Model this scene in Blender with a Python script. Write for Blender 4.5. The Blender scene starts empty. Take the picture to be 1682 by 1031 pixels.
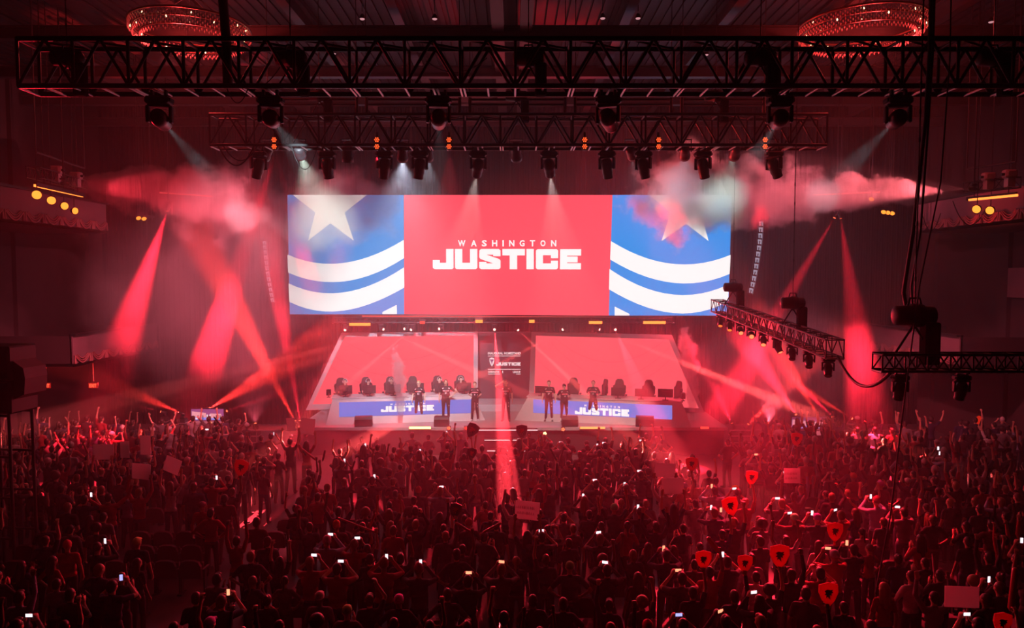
import bpy, bmesh, math, random
import numpy as np
from mathutils import Vector, Matrix, noise as mnoise
random.seed(7)
PI = math.pi
sc = bpy.context.scene
C = sc.collection

# ------------------------------------------------------------------ camera
F, W, H = 1150.0, 1682, 1031
CAM = Vector((0, 0, 7.4))
PITCH = math.atan(59.5 / F)
cam_d = bpy.data.cameras.new('camera')
cam_d.sensor_width = 36.0
cam_d.lens = 36.0 * F / W
cam_d.clip_start = 0.1
cam_d.clip_end = 200
cam = bpy.data.objects.new('camera', cam_d)
cam.location = CAM
cam.rotation_euler = (PI / 2 - PITCH, 0, 0)
C.objects.link(cam)
sc.camera = cam

def ray(px, py):
    u = -(py - H / 2) / F
    s, c = math.sin(PITCH), math.cos(PITCH)
    return Vector(((px - W / 2) / F, c + s * u, -s + c * u))
def P(px, py, Y):
    "point at world distance Y from the balcony that the photograph shows at px, py"
    d = ray(px, py)
    return CAM + d * (Y / d.y)
def G(px, py, z=0.0):
    d = ray(px, py)
    return CAM + d * ((z - CAM.z) / d.z)

# ------------------------------------------------------------------ world, exposure
w = bpy.data.worlds.new('world')
sc.world = w
w.use_nodes = True
w.node_tree.nodes['Background'].inputs[0].default_value = (0.001, 0.001, 0.0012, 1)
w.node_tree.nodes['Background'].inputs[1].default_value = 0.4
sc.view_settings.view_transform = 'Standard'
sc.view_settings.look = 'None'
sc.view_settings.gamma = 1
sc.view_settings.use_curve_mapping = False
sc.view_settings.exposure = 0.0
cy = sc.cycles
cy.max_bounces = 3
cy.diffuse_bounces = 1
cy.glossy_bounces = 2
cy.transmission_bounces = 2
cy.volume_bounces = 0
cy.transparent_max_bounces = 6
cy.caustics_reflective = False
cy.caustics_refractive = False
cy.sample_clamp_indirect = 4
cy.sample_clamp_direct = 0
cy.volume_step_rate = 1.0
cy.volume_max_steps = 256
cy.use_denoising = True

# ------------------------------------------------------------------ materials
MATS = {}
def mat(name, col, rough=0.6, metal=0.0, emit=None, es=0.0, noise=0.0, scale=8.0, bump=0.0, spec=0.5):
    if name in MATS: return MATS[name]
    m = bpy.data.materials.new(name)
    m.use_nodes = True
    nt = m.node_tree
    b = nt.nodes['Principled BSDF']
    b.inputs['Base Color'].default_value = (*col, 1)
    b.inputs['Roughness'].default_value = rough
    b.inputs['Metallic'].default_value = metal
    b.inputs['Specular IOR Level'].default_value = spec
    if emit:
        b.inputs['Emission Color'].default_value = (*emit, 1)
        b.inputs['Emission Strength'].default_value = es
    if noise or bump:
        tc = nt.nodes.new('ShaderNodeTexCoord')
        nz = nt.nodes.new('ShaderNodeTexNoise')
        nz.inputs['Scale'].default_value = scale
        nz.inputs['Detail'].default_value = 5
        nt.links.new(tc.outputs['Object'], nz.inputs['Vector'])
        if noise:
            mx = nt.nodes.new('ShaderNodeMix'); mx.data_type = 'RGBA'
            mx.inputs['A'].default_value = (*[c * (1 - noise) for c in col], 1)
            mx.inputs['B'].default_value = (*[min(1, c * (1 + noise)) for c in col], 1)
            nt.links.new(nz.outputs['Fac'], mx.inputs['Factor'])
            nt.links.new(mx.outputs['Result'], b.inputs['Base Color'])
        if bump:
            bp = nt.nodes.new('ShaderNodeBump')
            bp.inputs['Strength'].default_value = bump
            bp.inputs['Distance'].default_value = 0.02
            nt.links.new(nz.outputs['Fac'], bp.inputs['Height'])
            nt.links.new(bp.outputs['Normal'], b.inputs['Normal'])
    MATS[name] = m
    return m
def glow(name, col, strength, sample=False):
    "a surface that gives off light: screens, lenses, lamps"
    if name in MATS: return MATS[name]
    m = bpy.data.materials.new(name)
    m.use_nodes = True
    nt = m.node_tree
    nt.nodes.clear()
    o = nt.nodes.new('ShaderNodeOutputMaterial')
    e = nt.nodes.new('ShaderNodeEmission')
    e.inputs[0].default_value = (*col, 1)
    e.inputs[1].default_value = strength
    nt.links.new(e.outputs[0], o.inputs[0])
    m.cycles.emission_sampling = 'AUTO' if sample else 'NONE'
    MATS[name] = m
    return m

# ------------------------------------------------------------------ object helpers
def tag(o, label=None, cat=None, group=None, kind=None):
    if label: o['label'] = label
    if cat: o['category'] = cat
    if group: o['group'] = group
    if kind: o['kind'] = kind
    return o
def empty(name, loc=(0, 0, 0), rot=(0, 0, 0), label=None, cat=None, group=None):
    o = bpy.data.objects.new(name, None)
    o.empty_display_size = 0.1
    C.objects.link(o)
    o.location = loc
    o.rotation_euler = rot
    return tag(o, label, cat, group)
def copy_tree(o, parent=None):
    c = o.copy()
    C.objects.link(c)
    c.parent = parent
    for ch in list(o.children):
        copy_tree(ch, c)
    return c

class MB:
    "collects shapes, then links them as one mesh object"
    def __init__(s):
        s.v = []; s.f = []; s.m = []; s.mats = []; s.sm = []
    def mi(s, m):
        if m is None: return 0
        if m not in s.mats: s.mats.append(m)
        return s.mats.index(m)
    def add(s, vs, fs, m=None, smooth=False):
        k = len(s.v)
        s.v += [tuple(v) for v in vs]
        i = s.mi(m)
        for f in fs:
            s.f.append(tuple(k + a for a in f)); s.m.append(i); s.sm.append(smooth)
    def box(s, c, d, m=None, R=None, bev=0.0):
        c = Vector(c); x, y, z = d[0] / 2, d[1] / 2, d[2] / 2
        if bev > 0:
            b = min(bev, x * .9, z * .9, y * .9)
            vs = []
            for (yy, k) in ((-y, b), (-y + b, 0), (y - b, 0), (y, b)):
                xx, zz = x - k, z - k
                q = b * .7
                ring = [(-xx + q, -zz), (xx - q, -zz), (xx, -zz + q), (xx, zz - q), (xx - q, zz), (-xx + q, zz), (-xx, zz - q), (-xx, -zz + q)]
                vs += [Vector((a, yy, e)) for a, e in ring]
            fs = [tuple(range(8)), tuple(range(31, 23, -1))]
            for r in range(3):
                for i in range(8):
                    j = (i + 1) % 8
                    fs.append((r * 8 + i, r * 8 + 8 + i, r * 8 + 8 + j, r * 8 + j))
        else:
            vs = [Vector((i, j, k)) for i in (-x, x) for j in (-y, y) for k in (-z, z)]
            fs = [(0, 1, 3, 2), (4, 6, 7, 5), (0, 4, 5, 1), (2, 3, 7, 6), (0, 2, 6, 4), (1, 5, 7, 3)]
        if R is not None: vs = [R @ v for v in vs]
        s.add([v + c for v in vs], fs, m)
    def tube(s, a, b, r, m=None, n=6, r2=None, caps=True, smooth=True):
        a, b = Vector(a), Vector(b)
        r2 = r if r2 is None else r2
        d = (b - a)
        if d.length < 1e-6: return
        q = d.to_track_quat('Z', 'Y')
        vs = []
        for (p, rr) in ((a, r), (b, r2)):
            for i in range(n):
                t = 2 * PI * (i + .5) / n
                vs.append(p + q @ Vector((math.cos(t) * rr, math.sin(t) * rr, 0)))
        fs = [(i, (i + 1) % n, n + (i + 1) % n, n + i) for i in range(n)]
        s.add(vs, fs, m, smooth)
        if caps:
            s.add(vs, [tuple(range(n - 1, -1, -1)), tuple(range(n, 2 * n))], m)
    def path(s, pts, r, m=None, n=6):
        pts = [Vector(p) for p in pts]
        vs = []; up = None
        for i, p in enumerate(pts):
            d = (pts[min(i + 1, len(pts) - 1)] - pts[max(i - 1, 0)]).normalized()
            if up is None:
                up = Vector((0, 0, 1)) if abs(d.z) < .9 else Vector((1, 0, 0))
            side = d.cross(up).normalized()
            up = side.cross(d).normalized()
            for k in range(n):
                t = 2 * PI * k / n
                vs.append(p + side * math.cos(t) * r + up * math.sin(t) * r)
        fs = []
        for i in range(len(pts) - 1):
            for k in range(n):
                j = (k + 1) % n
                fs.append((i * n + k, i * n + j, (i + 1) * n + j, (i + 1) * n + k))
        s.add(vs, fs, m, True)
    def lathe(s, prof, c, m=None, n=16, R=None, smooth=True):
        "profile of (radius, height) turned around the local z axis"
        c = Vector(c); vs = []
        for (r, h) in prof:
            for i in range(n):
                t = 2 * PI * i / n
                v = Vector((r * math.cos(t), r * math.sin(t), h))
                vs.append((R @ v if R is not None else v) + c)
        fs = []
        for k in range(len(prof) - 1):
            for i in range(n):
                j = (i + 1) % n
                fs.append((k * n + i, k * n + j, (k + 1) * n + j, (k + 1) * n + i))
        fs.append(tuple(range(n - 1, -1, -1)))
        fs.append(tuple((len(prof) - 1) * n + i for i in range(n)))
        s.add(vs, fs, m, smooth)
    def prism(s, pts, thick, fr, m=None):
        "2D outline (x, z) given a thickness, placed by the frame fr = (origin, right, up)"
        o, rx, uz = [Vector(a) for a in fr]
        nrm = rx.cross(uz).normalized()
        n = len(pts)
        a = [o + rx * p[0] + uz * p[1] for p in pts]
        b = [p + nrm * thick for p in a]
        fs = [tuple(range(n)), tuple(range(2 * n - 1, n - 1, -1))]
        fs += [(i, n + i, n + (i + 1) % n, (i + 1) % n) for i in range(n)]
        s.add(a + b, fs, m)
    def build(s, name, m=None, parent=None, **k):
        me = bpy.data.meshes.new(name)
        me.from_pydata(s.v, [], s.f)
        mats = s.mats if s.mats else [m or mat('black_metal', (.012, .012, .013), .45)]
        for q in mats: me.materials.append(q)
        me.polygons.foreach_set('material_index', s.m)
        me.polygons.foreach_set('use_smooth', s.sm)
        me.update()
        o = bpy.data.objects.new(name, me)
        C.objects.link(o)
        if parent is not None: o.parent = parent
        return tag(o, **k)

from mathutils.geometry import tessellate_polygon
def tess(uv):
    "triangles of a flat outline given in its own 2D coordinates"
    return [tuple(t) for t in tessellate_polygon([[Vector((a, b, 0)) for a, b in uv]])]
def text_polys(txt, size=1.0, spacing=1.0, bold=0.0, align='CENTER', shear=0.0):
    "outlines of a line of lettering as a flat mesh: (verts, faces)"
    cu = bpy.data.curves.new('lettering', 'FONT')
    cu.body = txt; cu.size = size; cu.space_character = spacing
    cu.align_x = align; cu.offset = bold; cu.resolution_u = 2; cu.shear = shear
    cu.fill_mode = 'FRONT'
    o = bpy.data.objects.new('lettering', cu)
    C.objects.link(o)
    dg = bpy.context.evaluated_depsgraph_get()
    me = o.evaluated_get(dg).to_mesh()
    vs = [v.co.copy() for v in me.vertices]
    fs = [tuple(p.vertices) for p in me.polygons]
    o.evaluated_get(dg).to_mesh_clear()
    bpy.data.objects.remove(o)
    bpy.data.curves.remove(cu)
    return vs, fs
def put_text(mb, txt, fr, m, size=1.0, width=None, height=None, **k):
    "lettering centred on the frame's origin, fitted to a width and height"
    vs, fs = text_polys(txt, size, **k)
    x0, x1 = min(v.x for v in vs), max(v.x for v in vs)
    y0, y1 = min(v.y for v in vs), max(v.y for v in vs)
    sx = width / (x1 - x0) if width else 1
    sy = height / (y1 - y0) if height else sx
    if not width and height: sx = sy
    o, rx, uz = [Vector(a) for a in fr]
    mb.add([o + rx * ((v.x - (x0 + x1) / 2) * sx) + uz * ((v.y - (y0 + y1) / 2) * sy) for v in vs], fs, m)

def spot(parent, src, dst, deg, power, col, blend=0.6, size=0.03, name='beam_light', falloff=None):
    if falloff is None: falloff = min(col) < .3                  # the white heads are flooded wide open and thin out
    l = bpy.data.lights.new(name, 'SPOT')
    l.energy = power
    l.color = col
    l.spot_size = math.radians(deg)
    l.spot_blend = blend
    l.shadow_soft_size = size
    l.use_nodes = True
    nt = l.node_tree
    em = nt.nodes['Emission']
    if falloff:
        # a lens throws an almost parallel beam, so its light hardly thins out along the throw
        fo = nt.nodes.new('ShaderNodeLightFalloff')
        fo.inputs['Strength'].default_value = 1.0
        nt.links.new(fo.outputs['Linear'], em.inputs['Strength'])
    o = bpy.data.objects.new(name, l)
    C.objects.link(o)
    o.location = src
    o.rotation_euler = (Vector(dst) - Vector(src)).to_track_quat('-Z', 'Y').to_euler()
    return o
RED = (1.0, 0.016, 0.04)
DEEP = (1.0, 0.012, 0.03)
ORANGE = (1.0, 0.12, 0.03)
WHITE = (0.75, 0.9, 1.0)
# ------------------------------------------------------------------ haze and smoke
def vol_mat(name, density, aniso=0.2, col=(1, 1, 1), step=1.0):
    m = bpy.data.materials.new(name)
    m.use_nodes = True
    m.cycles.volume_step_rate = step
    nt = m.node_tree; nt.nodes.clear()
    o = nt.nodes.new('ShaderNodeOutputMaterial')
    v = nt.nodes.new('ShaderNodeVolumeScatter')
    v.inputs['Color'].default_value = (*col, 1)
    v.inputs['Anisotropy'].default_value = aniso
    v.inputs['Density'].default_value = density
    nt.links.new(v.outputs[0], o.inputs['Volume'])
    return m, nt, v
def mth(nt, op, a, b=None, clamp=False):
    n = nt.nodes.new('ShaderNodeMath'); n.operation = op; n.use_clamp = clamp
    for i, q in enumerate((a, b)):
        if q is None: continue
        if isinstance(q, (int, float)): n.inputs[i].default_value = q
        else: nt.links.new(q, n.inputs[i])
    return n.outputs[0]
def puff_nodes(nt, v, shape_fn, dens, scale, gain, bias, detail=6, rough=.6, dist=0.0):
    "billowing smoke: noise eats into a soft shape"
    tc = nt.nodes.new('ShaderNodeTexCoord')
    sx = nt.nodes.new('ShaderNodeSeparateXYZ')
    nt.links.new(tc.outputs['Object'], sx.inputs[0])
    nz = nt.nodes.new('ShaderNodeTexNoise')
    nz.inputs['Scale'].default_value = scale
    nz.inputs['Detail'].default_value = detail
    nz.inputs['Roughness'].default_value = rough
    nz.inputs['Distortion'].default_value = dist
    nt.links.new(tc.outputs['Object'], nz.inputs['Vector'])
    sh = shape_fn(sx.outputs[0], sx.outputs[1], sx.outputs[2])
    n2 = mth(nt, 'MULTIPLY', nz.outputs['Fac'], 3.0)
    d = mth(nt, 'SUBTRACT', n2, sh)
    d = mth(nt, 'ADD', d, bias)
    d = mth(nt, 'MULTIPLY', d, gain, True)
    d = mth(nt, 'MULTIPLY', d, dens)
    nt.links.new(d, v.inputs['Density'])
hm, hnt, hv = vol_mat('haze', 0.0045, 0.35)
hm2 = vol_mat('haze_dense', 0.0085, 0.35)[0]
mb = MB(); mb.box((0, 22.55, 7.8), (40.6, 24.7, 15.5), hm)
tag(mb.build('hall_haze'), 'thin theatrical haze hanging in the air of the whole hall', 'haze', kind='stuff')

mb = MB(); mb.box((0, 25.6, 6.1), (31, 18.5, 12.0), hm2)
tag(mb.build('stage_haze'), 'denser haze filling the stage half of the hall', 'haze', kind='stuff')

def plume(name, a, b, r0, k, dens, label, scale=1.0, gain=5.0, bias=-.55, step=.2, aniso=.2, fade=None, pw=1.0):
    "a jet of smoke that widens from its nozzle a towards b"
    a, b = Vector(a), Vector(b)
    L = (b - a).length
    m, nt, v = vol_mat(name + '_smoke', dens, aniso, step=step)
    def shape(x, y, z):
        r = mth(nt, 'SQRT', mth(nt, 'ADD', mth(nt, 'MULTIPLY', y, y), mth(nt, 'MULTIPLY', z, z)))
        xp = mth(nt, 'POWER', mth(nt, 'MAXIMUM', x, 0.001), pw)
        w_ = mth(nt, 'ADD', mth(nt, 'MULTIPLY', xp, k), r0)
        q = mth(nt, 'DIVIDE', r, w_)
        # the far end thins out
        e = mth(nt, 'MULTIPLY', mth(nt, 'MAXIMUM', mth(nt, 'SUBTRACT', x, L * .72), 0), 1.6 / (L * .28))
        return mth(nt, 'ADD', mth(nt, 'MULTIPLY', q, 1.1), e)
    puff_nodes(nt, v, shape, dens, scale, gain, bias)
    mb = MB()
    mb.lathe([(r0 * 1.6, 0)] + [(1.5 * (r0 + k * (L * t) ** pw), L * t) for t in (.1, .25, .5, .75, 1.0)], (0, 0, 0), m, 16, Matrix.Rotation(PI / 2, 3, 'Y'))
    o = mb.build(name)
    o.location = a
    o.rotation_euler = (b - a).to_track_quat('X', 'Z').to_euler()
    return tag(o, label, 'smoke', kind='stuff')
def cloud(name, c, r, dens, label, scale=.4, gain=2.2, bias=-.75, step=.3, aniso=.2, detail=5):
    m, nt, v = vol_mat(name + '_smoke', dens, aniso, step=step)
    def shape(x, y, z):
        t = None
        for q, rr in zip((x, y, z), r):
            s_ = mth(nt, 'DIVIDE', q, rr * .9)
            s_ = mth(nt, 'MULTIPLY', s_, s_)
            t = s_ if t is None else mth(nt, 'ADD', t, s_)
        return mth(nt, 'MULTIPLY', t, 1.1)
    puff_nodes(nt, v, shape, dens, scale, gain, bias, detail)
    k = MB()
    k.lathe([(max(math.sin(PI * i / 10), .01), -math.cos(PI * i / 10)) for i in range(11)], (0, 0, 0), m, 18)
    k.v = [(a[0] * r[0], a[1] * r[1], a[2] * r[2]) for a in k.v]
    o = k.build(name); o.location = c
    return tag(o, label, 'smoke', kind='stuff')

plume('smoke_plume', P(1592, 321, 21.5), P(960, 318, 25.5), .06, .195, 1.0, 'long pink-white smoke plume blown inward from the right lighting perch')
plume('smoke_plume', P(94, 297, 20.5), P(470, 345, 25), .08, .36, .55, 'red smoke plume blown inward from the left lighting perch', bias=-.6, pw=.85, scale=.9, gain=7.0)
cloud('smoke_cloud', P(535, 340, 29), (4.2, 1.6, 2.2), .6, 'pale smoke cloud drifting before the star on the left of the big screen', scale=.6)
cloud('smoke_cloud', P(330, 460, 27), (6.2, 4.5, 5.0), .17, 'wide reddish smoke bank hanging left of the big screen', scale=.3, gain=1.5, bias=-.6)
cloud('smoke_cloud', P(1290, 610, 28), (5.2, 3.5, 3.4), .13, 'low red smoke bank hanging right of the stage', scale=.3, gain=1.3, bias=-.5)
cloud('smoke_cloud', P(620, 745, 25.5), (9.5, 3.2, 1.9), .10, 'low smoke rolling off the stage edge over the front rows', scale=.35)
cloud('smoke_cloud', P(830, 610, 29.6), (9.5, 2.6, 3.2), .016, 'pinkish haze bank filling the stage between the desks and the big screen', scale=.35, bias=-.4)
plume('smoke_jet', P(658, 702, 29.6), P(652, 555, 29.6), .12, .085, 2.6, 'narrow white smoke jet rising before the left player desk', scale=1.6, step=.25)
plume('smoke_jet', P(1138, 690, 30.2), P(1128, 520, 30.2), .14, .11, 2.2, 'narrow white smoke jet rising by the right end of the right desk', scale=1.4, step=.25)
# ------------------------------------------------------------------ people
def obj_colour_mat(name, rough, kind):
    "cloth takes the object's own colour; skin, hair and trousers vary from person to person"
    m = bpy.data.materials.new(name)
    m.use_nodes = True
    nt = m.node_tree
    b = nt.nodes['Principled BSDF']
    b.inputs['Roughness'].default_value = rough
    b.inputs['Specular IOR Level'].default_value = 0.3
    oi = nt.nodes.new('ShaderNodeObjectInfo')
    if kind == 'cloth':
        tc = nt.nodes.new('ShaderNodeTexCoord')
        nz = nt.nodes.new('ShaderNodeTexNoise')
        nz.inputs['Scale'].default_value = 9
        nt.links.new(tc.outputs['Object'], nz.inputs['Vector'])
        bp = nt.nodes.new('ShaderNodeBump')
        bp.inputs['Strength'].default_value = .6
        bp.inputs['Distance'].default_value = .03
        nt.links.new(nz.outputs['Fac'], bp.inputs['Height'])
        nt.links.new(bp.outputs['Normal'], b.inputs['Normal'])
        nt.links.new(oi.outputs['Color'], b.inputs['Base Color'])
    else:
        cr = nt.nodes.new('ShaderNodeValToRGB')
        e = cr.color_ramp.elements
        cols = {'skin': [(0, (.50, .27, .18)), (.4, (.58, .36, .26)), (.7, (.30, .15, .09)), (1, (.09, .045, .03))],
                'trousers': [(0, (.012, .013, .018)), (.5, (.02, .03, .06)), (.8, (.05, .05, .055)), (1, (.16, .13, .09))],
                'hair': [(0, (.008, .006, .005)), (.5, (.02, .011, .006)), (.75, (.06, .03, .012)), (1, (.30, .19, .08))]}[kind]
        e[0].position, e[0].color = cols[0][0], (*cols[0][1], 1)
        e[1].position, e[1].color = cols[-1][0], (*cols[-1][1], 1)
        for p_, c_ in cols[1:-1]:
            q = e.new(p_); q.color = (*c_, 1)
        nt.links.new(oi.outputs['Random'], cr.inputs['Fac'])
        nt.links.new(cr.outputs['Color'], b.inputs['Base Color'])
    return m
M_SKIN = obj_colour_mat('skin', .55, 'skin')
M_CLOTH = obj_colour_mat('shirt_cloth', .85, 'cloth')
M_TROUS = obj_colour_mat('trouser_cloth', .85, 'trousers')
M_HAIR = obj_colour_mat('hair', .5, 'hair')
M_SHOE = mat('shoe_rubber', (.05, .05, .055), .5)
M_SHOEW = mat('white_trainer', (.75, .75, .75), .5)
M_PALE = mat('pale_skin', (.62, .40, .31), .55)
M_JERSEY = mat('black_jersey', (.012, .011, .014), .7)
M_EYE = mat('eye_dark', (.01, .01, .01), .3)
M_LIP = mat('lips', (.35, .12, .1), .5)
LBL = ['skin', 'shirt', 'trousers', 'shoe']

def V3(*a): return np.array(a, float)
def hand_prims(wr, d, n, curl, side):
    "palm, four unequal bent fingers and a thumb; d = finger direction, n = palm normal"
    d = d / np.linalg.norm(d); n = n - d * n.dot(d); n /= np.linalg.norm(n)
    s = np.cross(d, n) * side
    out = [('c', wr, wr + d * .035, .026, .028, 0), ('c', wr + d * .045 - s * .018, wr + d * .085 - s * .02, .020, .019, 0),
           ('c', wr + d * .045 + s * .018, wr + d * .08 + s * .02, .020, .018, 0), ('c', wr + d * .04, wr + d * .085, .021, .019, 0)]
    for k, (o, L) in enumerate(((-.036, .066), (-.013, .076), (.012, .070), (.035, .054))):
        b = wr + d * .09 + s * o
        a1 = curl * .9; a2 = curl * 1.9
        dir1 = d * math.cos(a1) + n * math.sin(a1) + s * o * 2.6 * (1 - curl * .6)
        dir2 = d * math.cos(a2) + n * math.sin(a2) + s * o * 2.0 * (1 - curl * .6)
        m_ = b + dir1 * L * .55
        out += [('c', b, m_, .0098, .0092, 0), ('c', m_, m_ + dir2 * L * .5, .0092, .0078, 0)]
    tb = wr + d * .03 - s * .024
    td = d * .62 - s * .62 + n * .42
    tm = tb + td * .042
    out += [('c', tb, tm, .0125, .0112, 0), ('c', tm, tm + (td * .6 + d * .35 + n * curl * .3) * .036, .0108, .009, 0)]
    return out

ARM = {  # elbow, wrist, finger direction, palm normal, curl   (for the side x > 0, facing +y)
    'down': ((.255, -.03, 1.165), (.275, .05, .925), (.05, .15, -1), (-1, .2, 0), .45),
    'up': ((.325, .04, 1.68), (.29, .07, 1.94), (-.05, .1, 1), (-.3, 1, 0), .25),
    'high': ((.25, .03, 1.715), (.215, .06, 1.985), (-.05, .1, 1), (-.2, 1, 0), .9),
    'wide': ((.41, .05, 1.62), (.50, .08, 1.87), (.15, .1, 1), (-.5, 1, 0), .15),
    'phone': ((.30, .20, 1.40), (.105, .32, 1.57), (-.35, .15, 1), (-1, .3, .2), .7),
    'phonehigh': ((.27, .16, 1.63), (.10, .27, 1.83), (-.35, .1, 1), (-1, .3, .2), .7),
    'clap': ((.28, .10, 1.20), (.06, .30, 1.34), (-.15, .45, 1), (-1, .1, 0), .1),
    'hip': ((.40, -.05, 1.20), (.225, .03, 1.035), (-.9, .35, -.35), (0, -1, 0), .5),
    'behind': ((.29, -.11, 1.18), (.10, -.185, 1.02), (-1, -.05, -.2), (0, 1, 0), .5),
    'head': ((.43, .06, 1.50), (.175, .12, 1.66), (-.9, .1, .5), (0, -1, -.2), .2),
    'cross': ((.26, .08, 1.17), (.02, .22, 1.20), (-1, .2, .1), (0, -1, 0), .3),
    'keys': ((.25, .12, 1.18), (.17, .36, 1.12), (-.2, 1, -.15), (0, 0, -1), .35),
}
def person_prims(ra, la, build='m', legs='stand', sleeve='short', stance=.045, head_pitch=0.0, head_yaw=0.0, dz=0.0):
    wsh = {'m': .185, 'f': .16, 'w': .20}[build]
    q = {'m': 1.0, 'f': .88, 'w': 1.18}[build]
    hip = {'m': .155, 'f': .165, 'w': .185}[build]
    pr = [('e', V3(0, .0, 1.30), V3(wsh - .01, .115 * q, .19), 1), ('e', V3(0, .01, 1.12), V3(.15 * q, .108 * q, .18), 1),
          ('e', V3(0, -.005, .985), V3(hip, .12 * q, .10), 1),
          ('c', V3(-wsh + .03, -.01, 1.425), V3(wsh - .03, -.01, 1.425), .062, .062, 1),
          ('c', V3(0, -.01, 1.42), V3(0, -.005, 1.475), .075, .058, 1),
          ('c', V3(0, -.005, 1.45), V3(0, .01, 1.56), .052, .050, 0)]
    if legs == 'stand':
        pr.append(('e', V3(0, -.01, .93), V3(hip, .122 * q, .09), 2))
        for s in (-1, 1):
            hp = V3(s * .092, 0, .90); kn = V3(s * (.095 + stance * .35), .02, .50); an = V3(s * (.09 + stance), -.02, .10)
            pr += [('c', hp, kn, .088 * q, .062, 2), ('c', kn, an + V3(0, 0, -.01), .062, .05, 2),
                   ('c', an + V3(0, -.02, -.04), an + V3(s * .03, .13, -.06), .043, .036, 3), ('c', an, an + V3(0, 0, -.05), .045, .045, 3)]
    else:
        pr.append(('e', V3(0, -.01, .93), V3(hip, .13, .09), 2))
        for s in (-1, 1):
            hp = V3(s * .09, 0, .90); kn = V3(s * .13, .42, .90); an = V3(s * .13, .38, .50)
            pr += [('c', hp, kn, .085 * q, .062, 2), ('c', kn, an, .062, .05, 2), ('c', an + V3(0, -.02, -.04), an + V3(0, .13, -.06), .043, .036, 3)]
    hands = []
    for s, key in ((1, ra), (-1, la)):
        el, wr, d, n, cu = ARM[key]
        f = V3(s, 1, 1)
        off = V3(s * (wsh - .185), 0, 0)
        sh = V3(s * (wsh - .012), -.01, 1.415)
        el = V3(*el) * f + off; wr = V3(*wr) * f + off * .6; d = V3(*d) * f; n = V3(*n) * f
        mid = sh + (el - sh) * .68
        pr += [('c', sh, mid, .060 * min(q, 1.08), .052, 1), ('c', mid, el, .044, .038, 1 if sleeve == 'long' else 0),
               ('c', el, wr, .040, .027, 1 if sleeve == 'long' else 0)]
        if sleeve == 'long': pr[-1] = ('c', el, wr, .044, .034, 1)
        pr += hand_prims(wr, d, n, cu, -s)
        hands.append(wr + d / np.linalg.norm(d) * .09)
    # head, turned about the top of the neck
    hd = [('e', V3(0, .005, 1.650), V3(.077, .098, .108), 0), ('e', V3(0, .04, 1.590), V3(.055, .055, .055), 0),
          ('c', V3(0, .10, 1.645), V3(0, .118, 1.618), .010, .016, 0), ('c', V3(-.035, .085, 1.668), V3(.035, .085, 1.668), .014, .014, 0),
          ('e', V3(0, .078, 1.556), V3(.022, .02, .016), 0)]
    for s in (-1, 1):
        hd += [('e', V3(s * .080, -.005, 1.635), V3(.012, .022, .032), 0), ('e', V3(s * .04, .07, 1.612), V3(.024, .024, .026), 0)]
    Rm = np.array((Matrix.Rotation(head_yaw, 3, 'Z') @ Matrix.Rotation(head_pitch, 3, 'X')))
    c0 = V3(0, 0, 1.53)
    def tr(p): return Rm @ (p - c0) + c0
    for h in hd:
        pr.append(('c', tr(h[1]), tr(h[2]), *h[3:]) if h[0] == 'c' else ('e', tr(h[1]), h[2], h[3]))
    return pr, hands, Rm, tr

def prim_mesh(pr, grow=0.0):
    "a rough union of all shapes, ready to be fused into one surface"
    mb = MB()
    for p in pr:
        if p[0] == 'c':
            a, b, ra, rb = p[1], p[2], p[3] + grow, p[4] + grow
            d = Vector(b - a); L = d.length
            Q = d.to_track_quat('Z', 'Y').to_matrix()
            prof = []
            n = 3
            for i in range(n + 1):
                t = PI / 2 * (1 - i / n)
                prof.append((max(ra * math.cos(t), 1e-4), -ra * math.sin(t)))
            for i in range(n + 1):
                t = PI / 2 * i / n
                prof.append((max(rb * math.cos(t), 1e-4), L + rb * math.sin(t)))
            mb.lathe(prof, a, None, 8 if ra < .015 else 12, Q)
        else:
            c, r = p[1], p[2]
            prof = [(max(math.sin(PI * i / 8), 1e-3), -math.cos(PI * i / 8)) for i in range(9)]
            k = MB(); k.lathe(prof, (0, 0, 0), None, 14)
            mb.add([Vector((v[0] * (r[0] + grow), v[1] * (r[1] + grow), v[2] * (r[2] + grow))) + Vector(c) for v in k.v], k.f, None)
    return mb
def fuse(mb, voxel, smooth=2, decimate=None, name='body'):
    o = mb.build(name)
    r = o.modifiers.new('fuse', 'REMESH'); r.mode = 'VOXEL'; r.voxel_size = voxel; r.use_smooth_shade = True
    if smooth:
        s = o.modifiers.new('soften', 'SMOOTH'); s.iterations = smooth; s.factor = .5
    if decimate:
        d = o.modifiers.new('thin', 'DECIMATE'); d.ratio = decimate
    dg = bpy.context.evaluated_depsgraph_get()
    me = bpy.data.meshes.new_from_object(o.evaluated_get(dg))
    old = o.data
    bpy.data.objects.remove(o); bpy.data.meshes.remove(old)
    me.name = name
    me.materials.clear()
    return me
def label_faces(me, pr, mats, extra=()):
    n = len(me.polygons)
    c = np.empty(n * 3); me.polygons.foreach_get('center', c); c = c.reshape(-1, 3)
    best = np.full(n, 1e9); lab = np.zeros(n, int)
    for p in pr:
        if p[0] == 'c':
            a, b, ra, rb = p[1:5]; ab = b - a
            t = np.clip(((c - a) @ ab) / ab.dot(ab), 0, 1)
            d = np.linalg.norm(c - (a + t[:, None] * ab), axis=1) - (ra + (rb - ra) * t)
        else:
            cc, r = p[1], p[2]
            d = (np.linalg.norm((c - cc) / r, axis=1) - 1) * r.min()
        k = d < best
        best[k] = d[k]; lab[k] = p[-1]
    for m in mats: me.materials.append(m)
    me.polygons.foreach_set('material_index', lab.astype(np.int32))
    me.polygons.foreach_set('use_smooth', np.ones(n, bool))
    me.update()
    return me
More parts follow.
